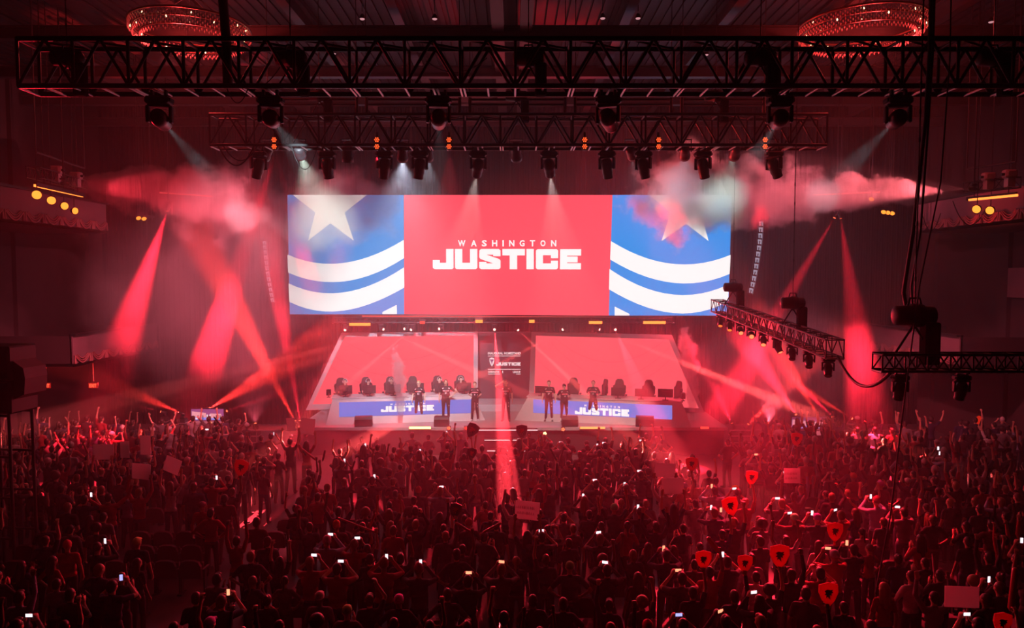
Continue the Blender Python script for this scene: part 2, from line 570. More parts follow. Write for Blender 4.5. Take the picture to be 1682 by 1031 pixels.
def append_face(me, tr, mats_idx, glasses=False):
    "eyes, brows and mouth set into the face of the same mesh"
    bm = bmesh.new(); bm.from_mesh(me)
    def blob(c, r, mi):
        g = bmesh.ops.create_uvsphere(bm, u_segments=8, v_segments=5, radius=1.0)
        for v in g['verts']:
            v.co = Vector(tr(V3(c[0] + v.co.x * r[0], c[1] + v.co.y * r[1], c[2] + v.co.z * r[2])))
        for f in {f for v in g['verts'] for f in v.link_faces}: f.material_index = mi; f.smooth = True
    for s in (-1, 1):
        blob((s * .030, .094, 1.648), (.013 if not glasses else .026, .008, .006 if not glasses else .018), mats_idx[0])
        blob((s * .032, .098, 1.668), (.018, .006, .004), mats_idx[0])
    if glasses: blob((0, .105, 1.652), (.02, .004, .004), mats_idx[0])
    blob((0, .097, 1.592), (.022, .007, .006), mats_idx[1])
    bm.to_mesh(me); bm.free()
    return me
def hair_mesh(kind, Rm, tr, voxel=.012):
    c = V3(0, -.012, 1.672)
    if kind == 'short': pr = [('e', c, V3(.084, .098, .096), 0), ('e', V3(0, -.045, 1.62), V3(.074, .062, .075), 0)]
    elif kind == 'quiff': pr = [('e', c, V3(.086, .096, .098), 0), ('e', V3(0, .05, 1.735), V3(.065, .05, .035), 0), ('e', V3(0, -.04, 1.63), V3(.078, .068, .085), 0)]
    elif kind == 'bowl': pr = [('e', c + V3(0, .006, .004), V3(.092, .106, .094), 0), ('e', V3(0, -.04, 1.62), V3(.08, .07, .085), 0), ('c', V3(-.05, .085, 1.70), V3(.05, .085, 1.70), .022, .022, 0)]
    elif kind == 'long':
        pr = [('e', c, V3(.090, .102, .100), 0), ('c', V3(-.055, -.04, 1.64), V3(-.075, -.07, 1.42), .05, .042, 0),
              ('c', V3(.055, -.04, 1.64), V3(.075, -.07, 1.42), .05, .042, 0), ('c', V3(0, -.07, 1.62), V3(0, -.105, 1.34), .07, .045, 0)]
    elif kind == 'bun': pr = [('e', c, V3(.086, .100, .098), 0), ('e', V3(0, -.085, 1.74), V3(.042, .042, .042), 0), ('e', V3(0, -.04, 1.62), V3(.072, .06, .06), 0)]
    elif kind == 'ponytail': pr = [('e', c, V3(.086, .100, .098), 0), ('c', V3(0, -.10, 1.69), V3(0, -.14, 1.44), .03, .018, 0)]
    elif kind == 'afro': pr = [('e', c + V3(0, -.01, .015), V3(.13, .125, .125), 0)]
    elif kind == 'cap': pr = [('e', c + V3(0, .01, .01), V3(.090, .106, .088), 0), ('c', V3(-.035, .12, 1.695), V3(.035, .12, 1.695), .02, .02, 0), ('c', V3(0, .08, 1.70), V3(0, .155, 1.69), .03, .02, 0)]
    elif kind == 'beanie': pr = [('e', c + V3(0, 0, .02), V3(.092, .108, .100), 0), ('e', V3(0, -.02, 1.78), V3(.03, .03, .025), 0)]
    pr = [('c', tr(p[1]), tr(p[2]), *p[3:]) if p[0] == 'c' else ('e', tr(p[1]), p[2], p[3]) for p in pr]
    me = fuse(prim_mesh(pr), voxel, 2, name=kind)
    me.materials.append(M_HAIR if kind not in ('cap', 'beanie') else M_CLOTH)
    return me
# ------------------------------------------------------------------ the hall
M_FLOOR = mat('hall_floor', (.075, .07, .075), .45, noise=.35, scale=.8, bump=.15)
M_WALL = mat('dark_wall', (.035, .022, .024), .8, noise=.3, scale=1.5)
M_DRAPE = mat('black_drape', (.006, .0055, .0065), 1.0, spec=.1)
M_CEIL = mat('ceiling_deck', (.022, .02, .022), .7)
M_BEAM = mat('steel_beam', (.04, .036, .038), .55)
M_BLACK = mat('black_metal', (.012, .012, .013), .45)
M_BLACK2 = mat('black_plastic', (.015, .015, .017), .55)
M_ALU = mat('worn_aluminium', (.42, .42, .43), .35, .8)
M_STAGE = mat('stage_deck', (.36, .32, .32), .4, noise=.2, scale=2.2, bump=.05)
M_GREY = mat('grey_panel', (.40, .37, .38), .55)

mb = MB(); mb.box((0, 22.5, -.05), (41, 25.6, .1)); mb.build('floor', M_FLOOR, kind='structure')
mb = MB()
mb.box((0, 35.3, 8), (41, .3, 16.2), M_DRAPE)
for i in range(160):                                           # folds of the drape
    x = -20.3 + i * .255
    mb.tube((x, 35.14, .0), (x, 35.14, 15.8), .07, M_DRAPE, 6)
mb.build('wall_back', M_DRAPE, kind='structure')
for s, nm in ((-1, 'wall_left'), (1, 'wall_right')):
    mb = MB(); mb.box((s * 20.65, 22.5, 8), (.3, 25.6, 16.2))
    for y in (14, 19, 24, 29, 34): mb.box((s * 20.42, y, 8), (.2, .5, 16))
    mb.build(nm, M_WALL, kind='structure')
mb = MB()
mb.box((0, 22.5, 16.1), (41.6, 25.6, .3))
for i in range(118): mb.box((-20.5 + i * .35, 22.5, 15.92), (.16, 25.4, .07))
mb.build('ceiling', M_CEIL, kind='structure')
n = 0
def girder(a, b, wd, h, m=M_BEAM):
    "an I-section beam between two points"
    global n
    n += 1
    a, b = Vector(a), Vector(b)
    mb = MB(); L = (b - a).length; c = (a + b) / 2
    R = (b - a).to_track_quat('Y', 'Z').to_matrix()
    for dz in (-h / 2, h / 2): mb.box(c + Vector((0, 0, dz)), (wd, L, .035), m, R)
    mb.box(c, (.03, L, h), m, R)
    mb.build('trim_%d' % n, m, kind='structure')
for x in (-16.5, -13.2, -9.9, -6.6, -3.5, 3.5, 6.6, 9.9, 13.2, 16.5): girder((x, 10.2, 15.55), (x, 34.8, 15.55), .3, .5)
for x in (-.42, .42): girder((x, 10.2, 15.1), (x, 34.8, 15.1), .36, .6)
for y in (13.5, 17.5, 21.5, 25.5, 29.5, 33.5): girder((-20.3, y, 14.75), (20.3, y, 14.75), .3, .35)

# side balconies with their swags
M_BALC = mat('balcony_front', (.16, .10, .115), .7, noise=.25, scale=2)
M_SWAG = mat('pale_swag', (.30, .12, .12), .5)
def balcony(x, y0, y1, z0, z1, label):
    s = 1 if x > 0 else -1
    t = empty('side_balcony', (x, (y0 + y1) / 2, z0), label=label, cat='balcony', group='side balconies')
    L = y1 - y0
    m = MB(); m.box((s * .06, 0, (z1 - z0) / 2), (.12, L, z1 - z0)); m.build('front_panel', M_BALC, t)
    m = MB(); m.box((s * (20.5 - abs(x)) / 2, 0, .06), (20.5 - abs(x), L, .12))
    for e in (-1, 1): m.box((s * (20.5 - abs(x)) / 2, e * (L / 2 - .05), (z1 - z0) / 2), (20.5 - abs(x) - .1, .1, z1 - z0 - .02))
    m.build('balcony_floor', M_WALL, t)
    m = MB(); m.box((0, 0, z1 - z0 + .04), (.26, L + .04, .08)); m.build('handrail', M_BLACK, t)
    m = MB(); k = max(3, int(L / 1.0))
    for i in range(k):                                         # gathered cloth swags along the lower edge
        c = -L / 2 + (i + .5) * L / k; wq = L / k
        for j in range(3):
            pts = [(-s * .05, c + (u - .5) * wq * (.86 - j * .12), .42 - .30 * math.sin(PI * u) * (1 - j * .22) + j * .02) for u in [q / 8 for q in range(9)]]
            m.path(pts, .035 - .006 * j, M_SWAG, 5)
        for e in (-.5, .5): m.tube((-s * .05, c + e * wq * .9, .45), (-s * .05, c + e * wq * .9, .12), .028, M_SWAG, 5, .055)
    m.build('swag', M_SWAG, t)
balcony(-17, 22.5, 29.5, 9.25, 10.45, 'upper balcony front with swags on the left wall behind the lamp perch')
balcony(-17, 27.0, 33.4, 3.95, 5.15, 'lower balcony front with red lit swags on the left wall above the exit signs')
balcony(17, 22.5, 29.5, 9.25, 10.45, 'upper balcony front with swags on the right wall under the lamp perch')
balcony(17, 26.5, 33.0, 3.95, 5.15, 'lower balcony front on the right wall behind the hanging truss')
# plain wall panels seen on the right wall
for i, (y0, y1, z0, z1) in enumerate(((19.5, 23.5, 6.4, 7.6), (26, 29, 6.6, 7.8))):
    n += 1
    mb = MB(); mb.box((20.4, (y0 + y1) / 2, (z0 + z1) / 2), (.14, y1 - y0, z1 - z0)); mb.build('trim_%d' % n, M_BALC, kind='structure')

# exit signs
M_EXIT = glow('exit_red', (1, .12, .05), 2.2)
def exit_sign(px, py, label):
    p = P(px, py, 29.5)
    t = empty('exit_sign', p, label=label, cat='exit sign', group='exit signs')
    m = MB(); m.box((0, .03, 0), (.42, .06, .26), None, bev=.01); m.build('housing', M_BLACK2, t)
    m = MB(); m.box((0, -.006, 0), (.38, .012, .22), glow('exit_face', (1, .02, .012), .55)); m.build('face_panel', None, t)
    m = MB(); put_text(m, 'EXIT', ((0, -.016, 0), (1, 0, 0), (0, 0, 1)), M_EXIT, width=.30, height=.15, bold=.02); m.build('lettering', None, t)
    m = MB(); m.tube((0, .03, .13), (0, .03, 3.95 - p.z + .06), .012); m.build('rod', M_BLACK, t)
exit_sign(76, 633, 'lit red exit sign nearest the left edge, hung under the lower left balcony')
exit_sign(153, 633, 'lit red exit sign right of the other one, under the lower left balcony')

# ------------------------------------------------------------------ stage
SZ = 1.2
YF = 28.75                                                     # front edge of the stage
mb = MB(); mb.box((0, (YF + 34.9) / 2, SZ - .06), (17.9, 34.9 - YF, .12), M_STAGE)
mb.box((0, (YF + 34.9) / 2 + .1, (SZ - .12) / 2), (17.7, 34.9 - YF - .2, SZ - .12), M_BLACK2)
st = mb.build('stage_platform'); tag(st, 'low grey stage platform under the big screen, where the players stand', 'stage')
M_LEDW = glow('white_led_edge', (1, .72, .72), 1.5)
t = empty('stage_steps', (0, 0, 0), label='dark stage steps with glowing white edges at the middle of the stage front', cat='steps')
for k, (x0, x1, z) in enumerate(((-1.5, 1.05, SZ - .02), (-1.12, .70, .84), (-1.0, .6, .48))):
    yk = YF - .02 - .32 * k
    mb = MB(); mb.box(((x0 + x1) / 2, yk - .16, z - .03), (x1 - x0, .32, .06)); mb.box(((x0 + x1) / 2, yk - .08, (z - .06) / 2), (x1 - x0 - .1, .12, z - .06))
    mb.build('step', M_BLACK2, t)
    mb = MB(); mb.box(((x0 + x1) / 2, yk - .33, z - .012), (x1 - x0, .02, .03)); mb.build('led_edge', M_LEDW, t)

# raised rear walkway in the centre and ramps either side
mb = MB()
mb.box((-.05, 33.2, SZ + .16), (3.4, 1.8, .32), M_GREY)
for s in (-1, 1):
    o = (-.05 + s * 1.7, 32.3, SZ)
    mb.prism([(0, 0), (s * 1.0, 0), (0, .32)], .05, (Vector(o), (1, 0, 0), (0, 0, 1)), M_GREY)
tag(mb.build('rear_riser'), 'low grey riser behind the players between the two desks', 'riser')

# ------------------------------------------------------------------ the big screen
LED_R = glow('screen_red', (1.0, .085, .125), 1.2, True)
LED_B = glow('screen_blue', (.0, .31, .90), 1.1, True)
LED_B2 = glow('screen_blue_pale', (.05, .31, .80), 1.1, True)
LED_W = glow('screen_white', (1, .98, .97), 1.2, True)
def plane_poly(mb, pts, m, Y, off):
    "a flat shape on the screen standing at distance Y, drawn off metres in front"
    mb.add([P(x, y, Y) - Vector((0, off, 0)) for x, y in pts], tess(pts), m)
def curve_band(top, bot, n=14):
    def res(p):
        xs = [a for a, _ in p]; co = np.polyfit(xs, [b for _, b in p], 3)
        return [(x, float(np.polyval(co, x))) for x in np.linspace(xs[0], xs[-1], n)]
    return res(top) + res(bot)[::-1]
YS = 33.0
T = empty('led_screen', P(836, 518, YS), label='wide glowing screen with red centre and blue star panels at both ends', cat='screen')
Ti = T.location.copy()
def local(o, loc):                                             # keep world coordinates under a moved parent
    o.matrix_parent_inverse = Matrix.Translation(-Vector(loc))
    return o
mb = MB(); c0, c1 = P(472, 320, YS), P(1201, 517, YS)
mb.box(((c0.x + c1.x) / 2, YS + .13, (c0.z + c1.z) / 2), (c1.x - c0.x + .06, .2, c0.z - c1.z + .06))
for i in range(9):
    x = c0.x + (c1.x - c0.x) * (i + .5) / 9
    mb.tube((x, YS + .12, c0.z), (x, YS + .12, 15.88), .02, M_BLACK, 5)
local(mb.build('cabinet_frame', M_BLACK, T), Ti)
mb = MB()
A = [(472, 320), (663, 320), (664, 516), (476, 516)]
plane_poly(mb, A, LED_B2, YS, .0)
z2 = lambda pts: [(460 + a / 4.686, 310 + b / 4.686) for a, b in pts]
plane_poly(mb, z2([(100, 47), (668, 47), (497, 182), (567, 398), (388, 265), (217, 397), (272, 182)]), LED_W, YS, .012)
plane_poly(mb, z2(curve_band([(57, 506), (150, 540), (280, 570), (390, 577), (520, 568), (660, 530), (800, 475), (953, 393)], [(63, 645), (160, 680), (290, 710), (400, 718), (520, 710), (680, 668), (830, 605), (955, 533)])), LED_W, YS, .012)
plane_poly(mb, z2(curve_band([(66, 728), (170, 768), (290, 797), (400, 804), (530, 792), (680, 745), (830, 680), (955, 604)], [(72, 870), (180, 912), (300, 938), (400, 944), (520, 935), (660, 895), (800, 840), (957, 760)])), LED_W, YS, .012)
plane_poly(mb, z2([(788, 948), (898, 893), (900, 964), (788, 964)]), LED_W, YS, .012)
local(mb.build('left_picture', None, T), Ti)
mb = MB()
plane_poly(mb, [(1006, 320), (1202, 320), (1196, 518), (1000, 518)], LED_B, YS, .0)
z3 = lambda pts: [(990 + a / 4.685, 310 + b / 4.685) for a, b in pts]
plane_poly(mb, z3([(360, 47), (920, 47), (752, 185), (815, 402), (640, 268), (452, 402), (525, 185)]), LED_W, YS, .012)
plane_poly(mb, z3(curve_band([(62, 403), (160, 455), (300, 520), (440, 563), (560, 580), (680, 580), (800, 563), (984, 508)], [(57, 545), (160, 600), (300, 663), (440, 708), (580, 726), (700, 725), (820, 705), (976, 655)])), LED_W, YS, .012)
plane_poly(mb, z3(curve_band([(52, 617), (160, 682), (300, 752), (440, 798), (580, 815), (700, 813), (820, 790), (968, 735)], [(48, 773), (160, 835), (300, 898), (440, 940), (560, 955), (680, 955), (800, 935), (966, 865)])), LED_W, YS, .012)
plane_poly(mb, z3([(92, 905), (205, 962), (205, 974), (92, 974)]), LED_W, YS, .012)
local(mb.build('right_picture', None, T), Ti)
JL = [[(120, 272), (188, 272), (188, 298), (248, 298), (248, 167), (318, 167), (318, 345), (305, 360), (138, 360), (120, 345)],
      [(332, 167), (402, 167), (402, 298), (476, 298), (476, 167), (545, 167), (545, 345), (530, 360), (347, 360), (332, 345)],
      [(565, 182), (580, 167), (750, 167), (766, 182), (766, 236), (697, 236), (697, 221), (632, 221), (752, 262), (766, 278), (766, 345), (750, 360), (580, 360), (563, 345), (563, 290), (632, 290), (632, 304), (697, 304), (575, 262), (563, 246)],
      [(784, 167), (998, 167), (998, 228), (924, 228), (924, 360), (853, 360), (853, 228), (784, 228)],
      [(1013, 167), (1083, 167), (1083, 360), (1013, 360)],
      [(1103, 182), (1117, 169), (1300, 169), (1315, 182), (1315, 255), (1246, 255), (1246, 226), (1170, 226), (1170, 304), (1246, 304), (1246, 278), (1313, 278), (1313, 347), (1300, 361), (1117, 361), (1103, 347)],
      [(1334, 169), (1533, 169), (1533, 230), (1400, 230), (1400, 238), (1500, 238), (1500, 294), (1400, 294), (1400, 302), (1532, 302), (1532, 361), (1332, 361)]]
def logo(mb, o, rx, uz, width, m, city=True):
    "the two-line wordmark, centred on o"
    k = width / 1413.0
    o, rx, uz = Vector(o), Vector(rx), Vector(uz)
    for L in JL:
        mb.add([o + rx * ((x - 826) * k) + uz * ((264 - y) * k) for x, y in L], tess(L), m)
    if city:
        for ch, x, wd in zip('WASHINGTON', (397, 512, 612, 710, 791, 873, 971, 1070, 1170, 1272), (72, 54, 48, 50, 14, 50, 48, 50, 50, 50)):
            put_text(mb, ch, (o + rx * ((x - 826) * k) + uz * ((264 - 113) * k), rx, uz), m, width=wd * k, height=60 * k, bold=.03)
mb = MB()
plane_poly(mb, [(663.4, 320), (1006, 320), (1000, 518), (664.2, 516)], LED_R, YS, .0)
a, b = P(690 + 120 / 5.8, 425, YS), P(690 + 1533 / 5.8, 425, YS)
logo(mb, ((a.x + b.x) / 2, YS - .012, P(832, 380 + 264 / 5.8, YS).z), (1, 0, 0), (0, 0, 1), b.x - a.x, LED_W)
local(mb.build('centre_picture', None, T), Ti)

# curved ribbon screens either side of it
def ribbon(px_pts, wd, label):
    pts = [P(x, y, 32.2) for x, y in px_pts]
    t = empty('ribbon_screen', pts[-1], label=label, cat='screen', group='ribbon screens')
    m = MB(); g = MB()
    for i in range(len(pts) - 1):
        a, b = pts[i], pts[i + 1]
        d = (b - a).normalized(); s = Vector((d.z, 0, -d.x)) * wd
        q = [a - s, a + s, b + s, b - s]
        m.add([v + Vector((0, 0, 0)) for v in q] + [v + Vector((0, .12, 0)) for v in q], [(0, 1, 2, 3), (7, 6, 5, 4), (0, 4, 5, 1), (2, 6, 7, 3), (1, 5, 6, 2), (0, 3, 7, 4)])
        for k in range(2):
            u0, u1 = (k + .12) / 2, (k + .88) / 2
            A_, B_ = a.lerp(b, u0), a.lerp(b, u1)
            of = Vector((0, -.012, 0)); s2 = s * .75
            g.add([v + of for v in (A_ - s2, A_ + s2, A_.lerp(B_, .35) + s2, A_.lerp(B_, .35) - s2)], [(0, 1, 2, 3)], LED_RB)
            g.add([v + of for v in (A_ - s2, A_ - s2 * .3, B_ - s2 * .3, B_ - s2)], [(0, 1, 2, 3)], LED_RB)
            g.add([v + of for v in (A_ + s2 * .3, A_ + s2, B_ + s2 * .7, B_ + s2 * .1)], [(0, 1, 2, 3)], LED_RB)
        g.add([v + Vector((0, -.012, 0)) for v in (a - s * 1.0, a - s * .92, b - s * .92, b - s * 1.0)], [(0, 1, 2, 3)], LED_RB)
    m.tube(pts[0] + Vector((0, .1, 0)), (pts[0].x, 32.3, 15.88), .015, M_BLACK, 5)
    local(m.build('panel', M_BLACK, t), t.location)
    local(g.build('picture', None, t), t.location)
LED_RB = glow('ribbon_white', (.62, .55, .72), .55)
ribbon([(434, 395), (435, 410), (437, 427), (439, 445), (442, 463), (445, 480), (448, 497)], .10, 'thin curved ribbon screen hanging left of the big screen')
ribbon([(1250, 362), (1249, 382), (1247, 402), (1244, 422), (1241, 442), (1237, 462), (1232, 482)], .12, 'thin curved ribbon screen hanging right of the big screen')

# ------------------------------------------------------------------ stage set: slanted screens, desks, middle panel
SET_R = glow('set_screen_red', (1.0, .11, .14), 1.05, True)
SET_L = glow('set_screen_line', (.93, .075, .11), .95, True)
def set_screen(name, frame_px, scr_px, Yi, Yo, xi, xo, label, arcs):
    "screen leaning its outer side, at distance Yi on the inner side and Yo on the outer"
    def Q(x, y, off=0.0):
        # intersect the pixel ray with the upright plane through (X(xi),Yi) and (X(xo),Yo)
        A = P(xi, 600, Yi); B = P(xo, 600, Yo)
        d = Vector((B.x - A.x, B.y - A.y, 0)).normalized(); nn = Vector((-d.y, d.x, 0))
        if nn.y < 0: nn = -nn
        r = ray(x, y)
        t_ = (A - CAM).dot(nn) / r.dot(nn)
        return CAM + r * t_ - nn * off, nn
    def poly(mb, pts, off, m):
        mb.add([Q(x, y, off)[0] for x, y in pts], tess(pts), m)
    nn = Q(*frame_px[0])[1]
    base = Q(*frame_px[-1])[0]
    t = empty(name, base, label=label, cat='screen', group='slanted stage screens')
    mb = MB()
    vs = [Q(x, y)[0] for x, y in frame_px]
    k = len(vs)
    inner = [Q(x, y)[0] for x, y in scr_px]
    back = [v + nn * .3 for v in vs]
    inb = [v + nn * .08 for v in inner]
    mb.add(vs + back + inner + inb, [(i, (i + 1) % k, k + (i + 1) % k, k + i) for i in range(k)] + [tuple(range(2 * k - 1, k - 1, -1))]
           + [(i, 2 * k + i, 2 * k + (i + 1) % k, (i + 1) % k) for i in range(k)] + [(2 * k + i, 3 * k + i, 3 * k + (i + 1) % k, 2 * k + (i + 1) % k) for i in range(k)])
    local(mb.build('surround', M_GREY, t), base)
    mb = MB(); poly(mb, scr_px, -.05, SET_R)
    for a in arcs:
        for wq in (0, ):
            n_ = 16
            top = [(a[0] + (a[2] - a[0]) * i / n_, a[1] + (a[3] - a[1]) * i / n_ + a[4] * 4 * (i / n_) * (1 - i / n_)) for i in range(n_ + 1)]
            poly(mb, top + [(x, y + 1.1) for x, y in reversed(top)], -.04, SET_L)
    local(mb.build('picture', None, t), base)
z5 = lambda x, y: (480 + x / 4.672, 500 + y / 4.672)
z6 = lambda x, y: (820 + x / 4.672, 500 + y / 4.672)
def arc(z, a, b, sag): return (*z(*a), *z(*b), sag / 4.672)
set_screen('slanted_screen', [(560.5, 547), (785, 545), (785, 664), (502, 673.5)], [(566, 553), (778, 550.5), (778, 657), (513, 664)], 33.3, 32.4, 784, 503,
           'red trapezoid stage screen behind the left player desk', [arc(z5, (420, 290), (1290, 270), 140), arc(z5, (330, 400), (1380, 300), 190), arc(z5, (300, 480), (1385, 380), 215)])
set_screen('slanted_screen', [(873, 545), (1104, 550.5), (1158, 680), (868, 664)], [(880, 551), (1098, 557), (1148, 670.5), (877, 657)], 33.3, 32.0, 873, 1157,
           'red trapezoid stage screen behind the right player desk', [arc(z6, (420, 250), (1270, 270), 180), arc(z6, (400, 290), (1320, 310), 260), arc(z6, (290, 420), (1330, 400), 260)])
t = empty('title_panel', P(829, 655, 33.9), label='dark red panel with white event title between the two slanted screens', cat='panel')
tl = t.location.copy()
mb = MB(); a, b = P(785, 545, 33.9), P(873, 655, 33.9)
mb.box(((a.x + b.x) / 2, 34.0, (a.z + b.z) / 2 - .1), (b.x - a.x, .18, a.z - b.z + .2), mat('title_ground', (.09, .05, .06), .5))
local(mb.build('board', None, t), tl)
TW = glow('title_white', (1, .86, .88), 1.0)
z7 = lambda x, y: (780 + x / 6.87, 560 + y / 6.87)
mb = MB()
def tx(txt, x0, x1, y0, y1, **k):
    a, b = P(*z7(x0, y0), 33.9), P(*z7(x1, y1), 33.9)
    put_text(mb, txt, ((a.x + b.x) / 2 * Vector((1, 0, 0)) + Vector((0, 33.9, (a.z + b.z) / 2)), (1, 0, 0), (0, 0, 1)), TW, width=b.x - a.x, height=a.z - b.z, bold=.03, **k)
def bar(x0, x1, y, h=6):
    a, b = P(*z7(x0, y - h / 2), 33.9), P(*z7(x1, y + h / 2), 33.9)
    mb.add([(a.x, 33.9, a.z), (b.x, 33.9, a.z), (b.x, 33.9, b.z), (a.x, 33.9, b.z)], [(0, 1, 2, 3)], TW)
tx('INAUGURAL', 148, 318, 124, 152); tx('HOMESTAND', 330, 518, 124, 152)
bar(148, 516, 168); bar(148, 516, 318); bar(148, 285, 372); bar(465, 516, 372)
tx('OVERWATCH', 148, 274, 337, 360); tx('LEAGUE', 430, 514, 337, 360); bar(310, 318, 348, 26)
a, b = P(*z7(242, 258), 33.9), P(*z7(516, 258), 33.9)
logo(mb, ((a.x + b.x) / 2, 33.9, a.z), (1, 0, 0), (0, 0, 1), b.x - a.x, TW, city=False)
SH = [(0, 1), (.5, .82), (.52, .2), (.33, -.45), (0, -.95), (-.33, -.45), (-.52, .2), (-.5, .82)]
cc = P(*z7(192, 236), 33.9)
M_PUR = glow('emblem_violet', (.35, .12, .35), .6)
def emblem(mb, o, rx, uz, s, m1, m2):
    "shield with a winged head on it"
    o, rx, uz = Vector(o), Vector(rx), Vector(uz)
    q = lambda pts, k=1.0, off=0.0: [o + rx * (x * s * k) + uz * (y * s * k) + rx.cross(uz) * off for x, y in pts]
    mb.add(q(SH, 1.0), [tuple(range(8))], m1)
    mb.add(q([(-.40, .55), (-.12, .62), (0, .5), (.12, .62), (.40, .55), (.30, .25), (.12, .05), (0, -.05), (-.12, .05), (-.30, .25)], 1, .008), [tuple(range(10))], m2)
    mb.add(q([(-.12, .0), (.12, .0), (.0, -.62)], 1, .008), [(0, 1, 2)], m2)
emblem(mb, (cc.x, 33.89, cc.z), (1, 0, 0), (0, 0, 1), 54 / 6.87 / 35, TW, M_PUR)
local(mb.build('title_graphic', None, t), tl)

# player desks
M_DESK = mat('desk_shell', (.45, .40, .40), .5)
DB1 = glow('desk_screen_blue', (.11, .25, .85), .95, True)
def desk(fr, pan, label, depth=.95):
    "fr: px corners of the front face (bottom outer, bottom inner, top inner, top outer); pan: corners of its screen"
    bo, bi = G(*fr[0], SZ), G(*fr[1], SZ)
    to = G(*fr[3], SZ + .93)
    nf = (bi - bo).cross(to - bo).normalized()
    r = ray(*fr[2]); ti = CAM + r * ((bo - CAM).dot(nf) / r.dot(nf))
    ti.z = to.z; ti.y = bi.y + (to.y - bo.y)
    ti = to + (bi - bo).normalized() * (ti - to).dot((bi - bo).normalized())
    t = empty('player_desk', (bo + bi) / 2, label=label, cat='desk', group='player desks')
    L0 = (bo + bi) / 2
    d = (bi - bo).normalized(); bk = Vector((-d.y, d.x, 0)); bk = bk if bk.y > 0 else -bk
    mb = MB()
    up = Vector((0, 0, .05))
    vs = [bo, bi, ti, to, bo + bk * 1.4, bi + bk * 1.4, ti + bk * .25, to + bk * .25]
    mb.add(vs, [(0, 1, 2, 3), (5, 4, 7, 6), (0, 3, 7, 4), (1, 5, 6, 2), (0, 4, 5, 1)])
    local(mb.build('desk_front', M_DESK, t), L0)
    mb = MB()
    e = [to - d * .05, ti + d * .05, ti + d * .05 + bk * depth, to - d * .05 + bk * depth]
    mb.add([v - bk * .04 for v in e] + [v - bk * .04 + up for v in e], [(3, 2, 1, 0), (4, 5, 6, 7), (0, 1, 5, 4), (1, 2, 6, 5), (2, 3, 7, 6), (3, 0, 4, 7)])
    local(mb.build('desk_top', M_DESK, t), L0)
    nrm = (bi - bo).cross(to - bo).normalized()
    if nrm.y > 0: nrm = -nrm
    def Q(x, y, off):
        r = ray(x, y); return CAM + r * ((bo - CAM).dot(nrm) / r.dot(nrm)) + nrm * off
    mb = MB()
    vs = [Q(x, y, .02) for x, y in pan]
    mb.add(vs, [(0, 1, 2, 3)], DB1)
    rx = (vs[1] - vs[0]).normalized(); uz = ((vs[3] - vs[0]) + (vs[2] - vs[1])).normalized()
    return t, mb, Q, rx, uz, L0, bk, to, ti, d
DK = []
t, mb, Q, rx, uz, L0, bk, to, ti, d = desk([(535, 698), (797, 690), (777, 650), (546, 655)], [(557, 685), (775, 678.5), (775, 656), (557, 661)], 'grey player desk with blue screen front at left of the stage')
a, b = Q(626, 671.5, .035), Q(713, 671.5, .035)
logo(mb, Q(669.5, 671.3, .035), rx, uz, (b - a).length, LED_W)
local(mb.build('desk_screen', None, t), L0); DK.append((to, ti, bk, d))
t, mb, Q, rx, uz, L0, bk, to, ti, d = desk([(1135, 702), (845, 690), (868, 649), (1120, 661)], [(1104, 689), (876, 678), (876, 656), (1104, 666)], 'grey player desk with blue screen front at right of the stage')
a, b = Q(944, 674, .035), Q(1033, 678, .035)
logo(mb, Q(988.5, 676.5, .035), -rx, uz, (b - a).length, LED_W)
local(mb.build('desk_screen', None, t), L0); DK.append((ti, to, bk, d))
# ------------------------------------------------------------------ trusses
def truss(name, a, b, hgt, dep, bay, label, r=.032, rd=.02, group=None, section=None, rungs=True, mt=None):
    "box truss with its lower front chord from a to b; hgt up, dep away"
    a, b = Vector(a), Vector(b)
    mt = mt or M_BLACK
    t = empty(name, a, label=label, cat='truss', group=group)
    d = (b - a).normalized(); L = (b - a).length
    up = Vector((0, 0, 1)); sd = up.cross(d).normalized() * dep
    if sd.y < 0 and abs(d.x) > .5: sd = -sd
    up = up * hgt
    Z = Vector((0, 0, 0))
    for o in (Z, up, sd, sd + up):
        mb = MB(); mb.tube(o, o + d * L, r, None, 8); mb.build('chord', mt, t)
    mb = MB(); nb = max(1, int(round(L / bay))); q = L / nb
    for o in (Z, sd):
        for i in range(nb):
            p = o + d * (q * i)
            mb.tube(p, p + up + d * q * .5, rd, None, 6)
            mb.tube(p + up + d * q * .5, p + d * q, rd, None, 6)
            mb.tube(p, p + up, rd, None, 6)
        mb.tube(o + d * L, o + d * L + up, rd, None, 6)
    for i in range(nb + 1):
        mb.tube(up + d * q * i, up + sd + d * q * i, rd, None, 6)
        if i < nb: mb.tube(up + d * q * i, up + sd + d * q * (i + 1), rd * .8, None, 6)
    mb.build('lattice', mt, t)
    if rungs:
        mb = MB(); mb.tube((0, 0, -r * .6), sd - Vector((0, 0, r * .6)), .022, None, 6)
        r0 = mb.build('bottom_rung', M_ALU, t)  # pale rung colour stands in for light catching the black truss
        for i in range(1, nb * 2 + 1):
            c = r0.copy(); C.objects.link(c); c.location = d * (q * i / 2)
            if i % 4 == 0: c = r0.copy(); C.objects.link(c); c.location = d * (q * i / 2 + .07)
    return t
a = P(30, 141, 13.5)
truss('lighting_truss', a, (11.6, 13.5, a.z), .88, .62, 1.06, 'long near black box truss spanning the top of the hall', r=.05, rd=.032, group='lighting trusses')
ZT1 = a.z
a2, b2 = P(345, 238, 19.2), P(1358, 238, 19.2)
truss('lighting_truss', a2, b2, .82, .62, 1.0, 'shorter second box truss hanging behind the near one', r=.045, rd=.028, group='lighting trusses')
ZT2 = a2.z
a3, b3 = P(552, 524, 32.2), P(1100, 530, 32.2)
